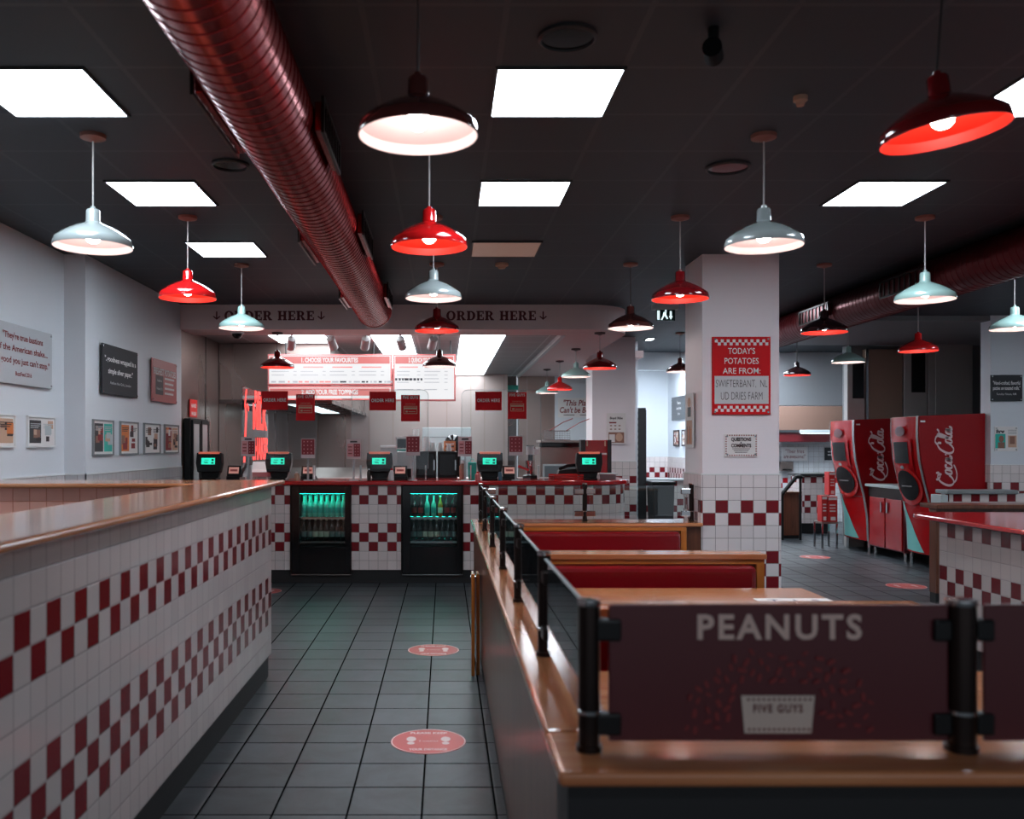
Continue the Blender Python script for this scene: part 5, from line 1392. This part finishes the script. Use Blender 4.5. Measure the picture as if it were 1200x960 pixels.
# red holder with grey posts
D = 10.7; x0, x1 = wx(686,D), wx(712,D)
t = thing('bag_holder','bright red bag holder between grey posts behind the last till','holder',((x0+x1)/2,D,ZT))
MB().box(x0,x1,D,D+.12,ZT,wz(516,D),redpl).build('body', t, bevel=.005)
for a, b in ((680.5,686),(712,716.5)): MB().box(wx(a,D),wx(b,D),D-.01,D+.13,ZT,wz(515.5,D),char_m).build('post', t, bevel=.003)
MB().box(wx(702,D),wx(711,D),D-.006,D,wz(533,D),wz(531,D),paper_m).build('sticker', t)
for px in (688, 709): MB().box(wx(px-.8,D),wx(px+.8,D),D-.012,D,wz(523,D),wz(517,D),tan_m).build('hinge', t)
D = 9.95
t = thing('red_tray','bright red serving trays lying on the counter left of the last till','tray',(wx(667,D),D,ZT))
R_ = Matrix.Rotation(.12,3,'Z')
m = MB()
for k in range(3):
    m.box(-.2,.13,-.13,.13,.022*k,.022*k+.006,redlt).box(-.2,.13,-.13,-.12,.022*k,.022*k+.018,redlt).box(-.2,.13,.12,.13,.022*k,.022*k+.018,redlt)
m.v = [R_ @ v + Vector((wx(667,D),D+.02,ZT)) for v in m.v]; m.build('tray', t, bevel=.002)
D = 10.14
t = thing('cash_tray','grey money tray lying on the counter right of the last till','tray',(wx(713,D),D,ZT))
MB().box(wx(703,D),wx(722,D),D,D+.2,ZT,ZT+.05,grey_m).build('body', t, bevel=.006); MB().box(wx(702,D),wx(724,D),D-.02,D+.22,ZT+.05,ZT+.065,lgrey_m).build('lid', t, bevel=.004)
D = 10.0; x = wx(668,D)
t = thing('handheld_phone','black telephone handset with cradle beside the last till','telephone',(x,D+.1,ZT))
MB().prism([(x-.13,ZT),(x+.1,ZT),(x+.13,ZT+.06),(x+.1,ZT+.12),(x-.1,ZT+.1)], D+.15, D+.32, black_m, 'y').build('cradle', t, bevel=.006)
MB().tube([(x-.1,D+.2,ZT+.11),(x,D+.2,ZT+.15),(x+.11,D+.2,ZT+.16)], .018, blackg, 10).build('handset', t, smooth=True)

# ================================================================= corridor side
D = 13.0; x0, x1 = wx(765,D), wx(791,D)
t = thing('waste_bin','charcoal waste bin standing in front of the corridor','bin',((x0+x1)/2,D+.2,0))
MB().prism([(x0+.03,0),(x1-.03,0),(x1,.92),(x0,.92)], D, D+.4, char_m, 'y').build('body', t, bevel=.02)
MB().box(x0-.012,x1+.012,D-.02,D+.42,.92,.965,black_m).build('lid', t, bevel=.012)
t = thing('half_wall','low checked tile wall behind the waste bin','half wall',(3.4,14.2,0))
MB().box(3.08,4.2,14.1,14.3,TZ0,.93,tile_w).build('tiled_body', t); MB().box(3.08,4.2,14.12,14.28,0,TZ0,kick_m).build('kickboard', t); MB().box(3.06,4.23,14.07,14.33,.93,.965,lgrey_m).build('ledge', t, bevel=.006)

# ================================================================= drinks machines
def script_paths():
    C1 = [(2.25,2.0),(2.35,2.35),(2.0,2.62),(1.45,2.5),(.85,2.0),(.4,1.25),(.3,.6),(.6,.12),(1.15,.05),(1.75,.35),(2.2,.8)]
    top1 = [(1.35,2.9),(1.5,2.5),(2.0,2.25),(2.6,2.5),(2.5,2.9)]
    sw1 = [(.75,.1),(1.3,-.35),(2.3,-.5),(3.3,-.3),(4.1,.02)]
    def oval(cx, cy, rx, ry, sl=.25): return [(cx+rx*math.cos(a)+sl*ry*math.sin(a), cy+ry*math.sin(a)) for a in [PI/2+2*PI*k/10 for k in range(11)]]
    o1 = oval(2.75,.85,.36,.55)
    c1 = [(4.05,1.15),(3.9,1.42),(3.55,1.2),(3.4,.7),(3.6,.32),(4.0,.4),(4.3,.75)]
    a1 = oval(4.75,.85,.36,.52); a1b = [(5.3,1.4),(5.1,.7),(5.2,.32),(5.5,.4),(5.75,.75)]
    hy = [(5.75,1.25),(6.05,1.4)]
    C2 = [(8.0,2.05),(8.05,2.5),(7.65,2.65),(7.0,2.3),(6.45,1.6),(6.15,.8),(6.4,.2),(6.95,.05),(7.5,.35),(7.9,.75)]
    sw2 = [(7.7,2.65),(8.3,3.05),(9.0,2.95),(9.5,2.6),(10.1,2.45),(10.6,2.75)]
    o2 = oval(8.4,.85,.36,.55)
    l = [(8.95,.8),(9.4,1.6),(9.68,2.35),(9.5,2.7),(9.25,2.3),(9.0,1.2),(9.05,.5),(9.3,.32),(9.6,.6)]
    a2 = oval(10.05,.85,.34,.52); a2b = [(10.6,1.4),(10.4,.7),(10.5,.32),(10.8,.4),(11.1,.8)]
    return [C1,top1,sw1,o1,c1,a1,a1b,hy,C2,sw2,o2,l,a2,a2b]
SCR = script_paths()
coke_red = mat('drinks machine red', (146,4,16), .35, spec=.3)
coke_frt = mat('drinks machine door red', (168,8,14), .25, spec=.35)
silver_m = mat('silver trim', (184,178,178), .25, .6)
script_m = mat('script white', (224,196,196), .4)
tealwave = mat('pale teal wave', (120,196,190), .35)
def machine(yn, label, H=1.84, W=.74):
    """front looks to -x; yn = side nearest the camera"""
    yf = yn + W; xb = 6.42
    def fx(z):    # x of the front surface at height z: leans out towards the top
        pts = [(.16,5.78),(.5,5.765),(.8,5.72),(1.05,5.655),(1.3,5.60),(1.6,5.572),(H,5.575)]
        for (a, xa_), (b, xb_) in zip(pts[:-1], pts[1:]):
            if z <= b: 
                k = (z-a)/(b-a); return xa_+(xb_-xa_)*k
        return pts[-1][1]
    t = thing('drinks_machine', label, 'drinks machine', (6.1, (yn+yf)/2, 0), 'red self-serve drinks machines')
    zs = [.16+(H-.16)*k/22 for k in range(23)]
    prof = [(fx(z)+.06, z) for z in zs] + [(xb, H+.03), (xb, .16)]
    MB().prism(prof, yn, yf, coke_red, 'y').build('cabinet', t, bevel=.006)
    # door skin, bowed across its width
    def S(u, z, d=0): 
        bow = .05*(1-(2*u-1)**2)
        return Vector((fx(z)+.055 - bow - d, yn + W*u, z))
    def patch(uf0, uf1, z0, z1, m_, d0, n=14, nu=8):
        m = MB(); vs = []; 
        for i in range(n+1):
            z = z0+(z1-z0)*i/n; a, b = uf0(z) if callable(uf0) else uf0, uf1(z) if callable(uf1) else uf1
            for j in range(nu+1): vs.append(S(a+(b-a)*j/nu, z, d0))
        fs = [(i*(nu+1)+j, (i+1)*(nu+1)+j, (i+1)*(nu+1)+j+1, i*(nu+1)+j+1) for i in range(n) for j in range(nu)]
        return m.add(vs, fs, m_)
    m = patch(0, 1, .17, H-.01, coke_frt, .0, 26, 10); m.build('door', t, smooth=True)
    for u0, u1 in ((-.0,.05),(.95,1.0)):
        m = patch(u0, u1, .17, H, silver_m, .008, 26, 1)
        m.build('silver_trim', t, smooth=True)
    patch(.16, .84, 1.2, 1.56, coke_frt, .02).build('screen_surround', t, smooth=True)
    patch(.24, .74, 1.27, 1.53, mat('matt black',(14,15,17),.5,spec=.2), .026).build('screen', t, smooth=True)
    def disc(u0, z0, ru, rz, m_, d, n=28):
        vs = [S(u0, z0, d)] + [S(u0+ru*math.cos(2*PI*k/n), z0+rz*math.sin(2*PI*k/n), d) for k in range(n)]
        m = MB(); m.add(vs, [(0, 1+(k+1)%n, 1+k) for k in range(n)], m_); return m
    m = disc(.48, .99, .42, .235, redlt, .022); m.build('alcove_ring', t, smooth=True)
    m = disc(.48, 1.0, .34, .185, mat('matt black',(14,15,17),.5,spec=.2), .028); m.build('dispensing_alcove', t, smooth=True)
    m = disc(.48, 1.66, .17, .06, dred_m, .02); m.build('badge', t, smooth=True)
    m = disc(.48, 1.22, .06, .022, silver_m, .03); m.build('button', t)
    patch(.3, .66, .985, 1.0, silver_m, .034).build('nozzle_bar', t)
    patch(.02, .98, .775, .785, dred_m, .004).build('door_seam', t)
    # white wave widening towards the floor
    patch(lambda z: .90-.62*max(0,(.80-z)/.6)**1.15, lambda z: .92, .19, .79, tealwave, .006, 20).build('teal_wave', t, smooth=True)
    patch(lambda z: .92, lambda z: 1.0, .19, .79, script_m, .004, 16, 2).build('white_wave', t, smooth=True)
    # script on the side, reading upwards
    m = MB(); sc = .735/11.3; org = Vector((6.08+.0, yn, .0))
    # text x axis -> up, text y axis -> -x
    ox, oz = 6.045, .995
    for p in SCR:
        pts = catmull([(a*sc, b*sc*1.12) for a, b in p], 7)
        m.ribbon(pts, (ox, yn-.002, oz), UP, Vector((-1,0,0)), script_m, .028, .002, .42)
    # face towards the camera
    m.build('script_lettering', t)
    mm = MB(); mm.box(fx(1.79)+.075, fx(1.79)+.13, yn-.004, yn-.001, 1.765, 1.785, paper_m); mm.build('plate', t)
    for x in (5.86, 6.35):
        for y in (yn+.06, yf-.06): MB().cyl((x,y,0),(x,y,.165),.022,chrome,12).build('leg', t)
    return t
machine(10.74, 'red drinks machine with white script, nearer of the two and beside the white wall', W=.66)
machine(12.42, 'red drinks machine with white script, farther of the two and beside the carton stack', W=.78)
t = thing('condiment_cabinet','low red cabinet with grey worktop between the two drinks machines','cabinet',(6.1,11.9,0))
MB().box(5.82,6.42,11.45,12.38,.12,.93,dred_m).build('body', t, bevel=.005)
MB().box(5.76,6.43,11.43,12.40,.93,.965,lgrey_m).build('worktop', t, bevel=.005)
MB().box(5.80,5.82,11.45,12.38,.80,.93,iron_m).build('rail', t)
for y in (11.48, 11.93):
    d = MB().box(5.80,5.82,y,y+.42,.14,.79,redpl).build('door', t, bevel=.004)
    MB().box(5.78,5.80,y+(.34 if y<11.7 else .05),y+(.37 if y<11.7 else .08),.6,.74,chrome).build('handle', d)
for y in (11.5,12.3): MB().cyl((5.86,y,0),(5.86,y,.12),.02,chrome).build('leg', t)
# tall steel units behind
t = thing('steel_cabinet','tall dark stainless cabinet rising behind the drinks machines','cabinet',(5.6,13.2,0))
def col_unit(x0, x1, D, z1, m_, name, label, extra=None):
    t = thing(name, label, 'cabinet', ((x0+x1)/2, D, 0), 'tall stainless units behind the drinks machines')
    MB().box(x0, x1, D, D+.12, 0, z1, m_).build('body', t, bevel=.01)
    if extra: extra(t)
    return t
bpy.data.objects.remove(t)
D = 13.22; zt = wz(409,D)
unit_s = mat('unit steel',(176,172,168),.32,.15); unit_d = mat('unit bronze steel',(150,124,108),.3,.2)
col_unit(wx(993,D), wx(1013.5,D), D, zt-.15, unit_s, 'steel_cabinet', 'narrow tall steel unit with a black window, leftmost behind the machines', lambda t: MB().box(wx(999,D),wx(1012,D),D-.01,D,wz(467,D),wz(425,D),blackg).build('window', t))
col_unit(wx(1014.5,D), wx(1058,D), D, zt, unit_d, 'steel_cabinet', 'dark brown-grey steel unit behind the rear machine with a bright streak', lambda t: MB().box(wx(1014.5,D),wx(1017,D),D-.02,D,0,zt,chrome).build('edge_trim', t))
col_unit(wx(1059,D), wx(1087,D), D, zt+.1, unit_s, 'steel_cabinet', 'stainless unit with a dark window above the gap between the machines', lambda t: MB().box(wx(1068,D),wx(1084,D),D-.01,D,wz(460,D),wz(412,D),blackg).build('window', t))
col_unit(wx(1088,D), wx(1140,D), D, zt+.2, unit_s, 'steel_cabinet', 'wide stainless unit behind the near machine', lambda t: MB().box(wx(1096,D),wx(1137,D),D-.01,D,wz(490,D),wz(395,D),unit_s).build('door', t, bevel=.004))
# cartons on a stand
t = thing('display_stand','low steel stand carrying red and white cartons beside the rear machine','stand',(5.55,13.35,0))
D = 13.0; xa, xb = wx(963,D), wx(982,D)
MB().box(xa,xb,D,D+.3,.36,.385,steel).build('shelf', t, bevel=.003)
for x in (xa+.012,xb-.012):
    for y in (D+.012,D+.288): MB().box(x-.012,x+.012,y-.012,y+.012,0,.36,chrome).build('leg', t)
def carton(px0, px1, py0, py1, D, zb, label):
    x0, x1, z1 = wx(px0,D), wx(px1,D), wz(py0,D)
    t = thing('carton', label, 'carton', ((x0+x1)/2,D,zb), 'red and white cartons beside the rear machine')
    MB().box(x0,x1,D,D+.16,zb,z1,mat('carton red',(196,46,44),.5)).build('box', t, bevel=.003)
    m = MB(); o = ((x0+x1)/2, D, zb); w = x1-x0; h = z1-zb
    m.rect(o, RX, UP, -w*.42, h*.86, w*.42, h*.97, paper_m, off=.002)
    for k in range(3): m.rect(o, RX, UP, -w*.3, h*(.4+.12*k), w*.3, h*(.45+.12*k), paper_m, off=.002)
    m.rect(o, RX, UP, -w*.2, h*.06, w*.3, h*.2, paper_m, off=.002)
    m.build('print', t)
carton(963,969.5,581,612.5,13.02,.385,'narrow red and white carton at the left of the stand')
carton(970,981.5,582,613,13.02,.385,'wider red and white carton in front on the stand')
D = 13.2
carton(971.5,979,553,580,13.2,wz(580.5,13.2),'red and white carton stacked on top of the others')
# half wall and rail right of the column
D = 15.2
t = thing('half_wall','distant checked half wall with dark counter top seen right of the column','half wall',(6.3,15.3,0))
x0, x1 = wx(940,D), wx(972,D)
MB().box(x0,x1,D,D+.5,TZ0+.03,wz(558,D),tile_w).build('tiled_body', t); MB().box(x0,x1,D+.02,D+.5,0,TZ0+.03,kick_m).build('kickboard', t)
MB().box(x0-.04,x1+.04,D-.04,D+.54,wz(558,D),wz(555,D),char_m).build('counter_top', t, bevel=.006)
D = 14.2
t = thing('handrail','black sloping handrail beside the distant checked half wall','handrail',(wx(926,D),D,0))
MB().tube([(wx(915,D),D,wz(581,D)),(wx(933,D),D,wz(559,D)),(wx(940,D),D,wz(559,D))], .03, black_m, 10).build('rail', t, smooth=True)
MB().cyl((wx(917,D),D,0),(wx(917,D),D,wz(579,D)),.02,black_m).cyl((wx(938,D),D,0),(wx(938,D),D,wz(559,D)),.02,black_m).build('post', t, smooth=True)
t = thing('low_cabinet','low dark brown cabinet right of the column','cabinet',(wx(927,14.6),14.6,0))
MB().box(wx(905,14.4),wx(939,14.4),14.4,14.8,.05,.72,wood_dk).build('body', t, bevel=.006); MB().box(wx(905,14.4),wx(939,14.4),14.36,14.84,.72,.75,wood_dk).build('top', t, bevel=.004)
MB().box(wx(907,14.4),wx(937,14.4),14.42,14.8,0,.05,kick_m).build('plinth', t)
# shelf with strip light on the far wall
D = 17.2
t = thing('wall_shelf','long dark red shelf across the far back wall right of the column','shelf',(6.6,D,wz(518,D)))
MB().box(5.4,7.6,D,D+.35,wz(518,D),wz(507,D),dred_m).build('shelf_board', t, bevel=.004); MB().box(5.4,7.6,D-.03,D+.35,wz(507,D),wz(504,D),char_m).build('top_edge', t)
t = thing('strip_light','glowing strip light on the dark red shelf','light',(wx(955,D),D-.1,wz(507,D)))
MB().box(wx(936,D),wx(976,D),D-.12,D-.035,wz(507.5,D),wz(504,D),lgrey_m).build('housing', t, bevel=.004); MB().box(wx(937,D),wx(975,D),D-.11,D-.045,wz(508.5,D),wz(507.5,D),strip_l).build('tube', t)

# ================================================================= right side counters
t = thing('half_wall','low checked tile wall with grey ledge in front of the near drinks machine','half wall',(6.2,10.3,0))
MB().box(5.70,7.2,10.22,10.40,TZ0,.94,tile_w).build('tiled_body', t); MB().box(5.71,7.2,10.24,10.38,0,TZ0,kick_m).build('kickboard', t); MB().box(5.66,6.46,10.18,10.44,.94,.985,grey_m).build('ledge', t, bevel=.01)
MB().box(5.60,5.68,10.2,10.42,0,.93,lgrey_m).build('end_post', t, bevel=.006)
t = thing('divider_wall','dark brown topped low wall behind the glossy red island','half wall',(5.6,8.6,0))
MB().box(4.62,7.2,8.5,8.62,.1,.90,wood_dk).build('panelling', t); MB().box(4.62,7.2,8.51,8.61,0,.1,kick_m).build('kickboard', t); MB().box(4.58,7.2,8.4,8.72,.90,.94,wood_dk).build('ledge', t, bevel=.006)
t = thing('service_island','island with glossy red top over red and white checked tile at the right edge','counter',(4.2,5,0))
MB().box(3.5,4.5,2.6,6.4,TZ0,.955,tile_mat('checked island tile',(190,178,174),(96,16,24),(8,7,4,3),uo=6.4)).build('tiled_body', t)
MB().box(3.53,4.47,2.6,6.37,0,TZ0,kick_m).build('kickboard', t)
poly = [(3.6,2.5),(4.6,2.5),(4.6,6.75)] + _arc(3.41+.22, 6.75-.22, .22, .22, PI/2, PI, 8) + [(3.41,2.5)]
poly = [(3.41,2.5),(4.62,2.5),(4.62,6.75)] + _arc(3.63, 6.53, .22, .22, PI/2, PI, 8)
MB().prism(poly, .965, .995, redlam, 'z').build('counter_top', t, bevel=.008, seg=3)
MB().box(3.47,4.52,2.6,6.45,.953,.965,iron_m).build('support', t)
# ================================================================= camera, world, render look
cam = bpy.data.cameras.new('camera'); co = bpy.data.objects.new('camera', cam); COL.objects.link(co)
co.location = (0, 0, EYE); co.rotation_euler = (PI/2, 0, 0)
cam.sensor_width = 36; cam.lens = 36*F/1200; cam.shift_x = (600-521)/1200; cam.shift_y = (521-480)/1200
cam.clip_start = .05; cam.clip_end = 60
cam.dof.use_dof = True; cam.dof.focus_distance = 8.8; cam.dof.aperture_fstop = 2.9
bpy.context.scene.camera = co
w = bpy.data.worlds.new('world'); bpy.context.scene.world = w; w.use_nodes = True
w.node_tree.nodes['Background'].inputs[0].default_value = (.8,.87,.97,1); w.node_tree.nodes['Background'].inputs[1].default_value = .3
sc = bpy.context.scene
sc.view_settings.view_transform = 'Standard'; sc.view_settings.look = 'None'; sc.view_settings.gamma = 1; sc.view_settings.use_curve_mapping = False
sc.view_settings.exposure = 0.5
sc.cycles.max_bounces = 8; sc.cycles.diffuse_bounces = 4; sc.cycles.glossy_bounces = 4; sc.cycles.transparent_max_bounces = 16
sc.cycles.caustics_reflective = False; sc.cycles.caustics_refractive = False
sc.cycles.sample_clamp_indirect = 4
sc.cycles.use_denoising = True
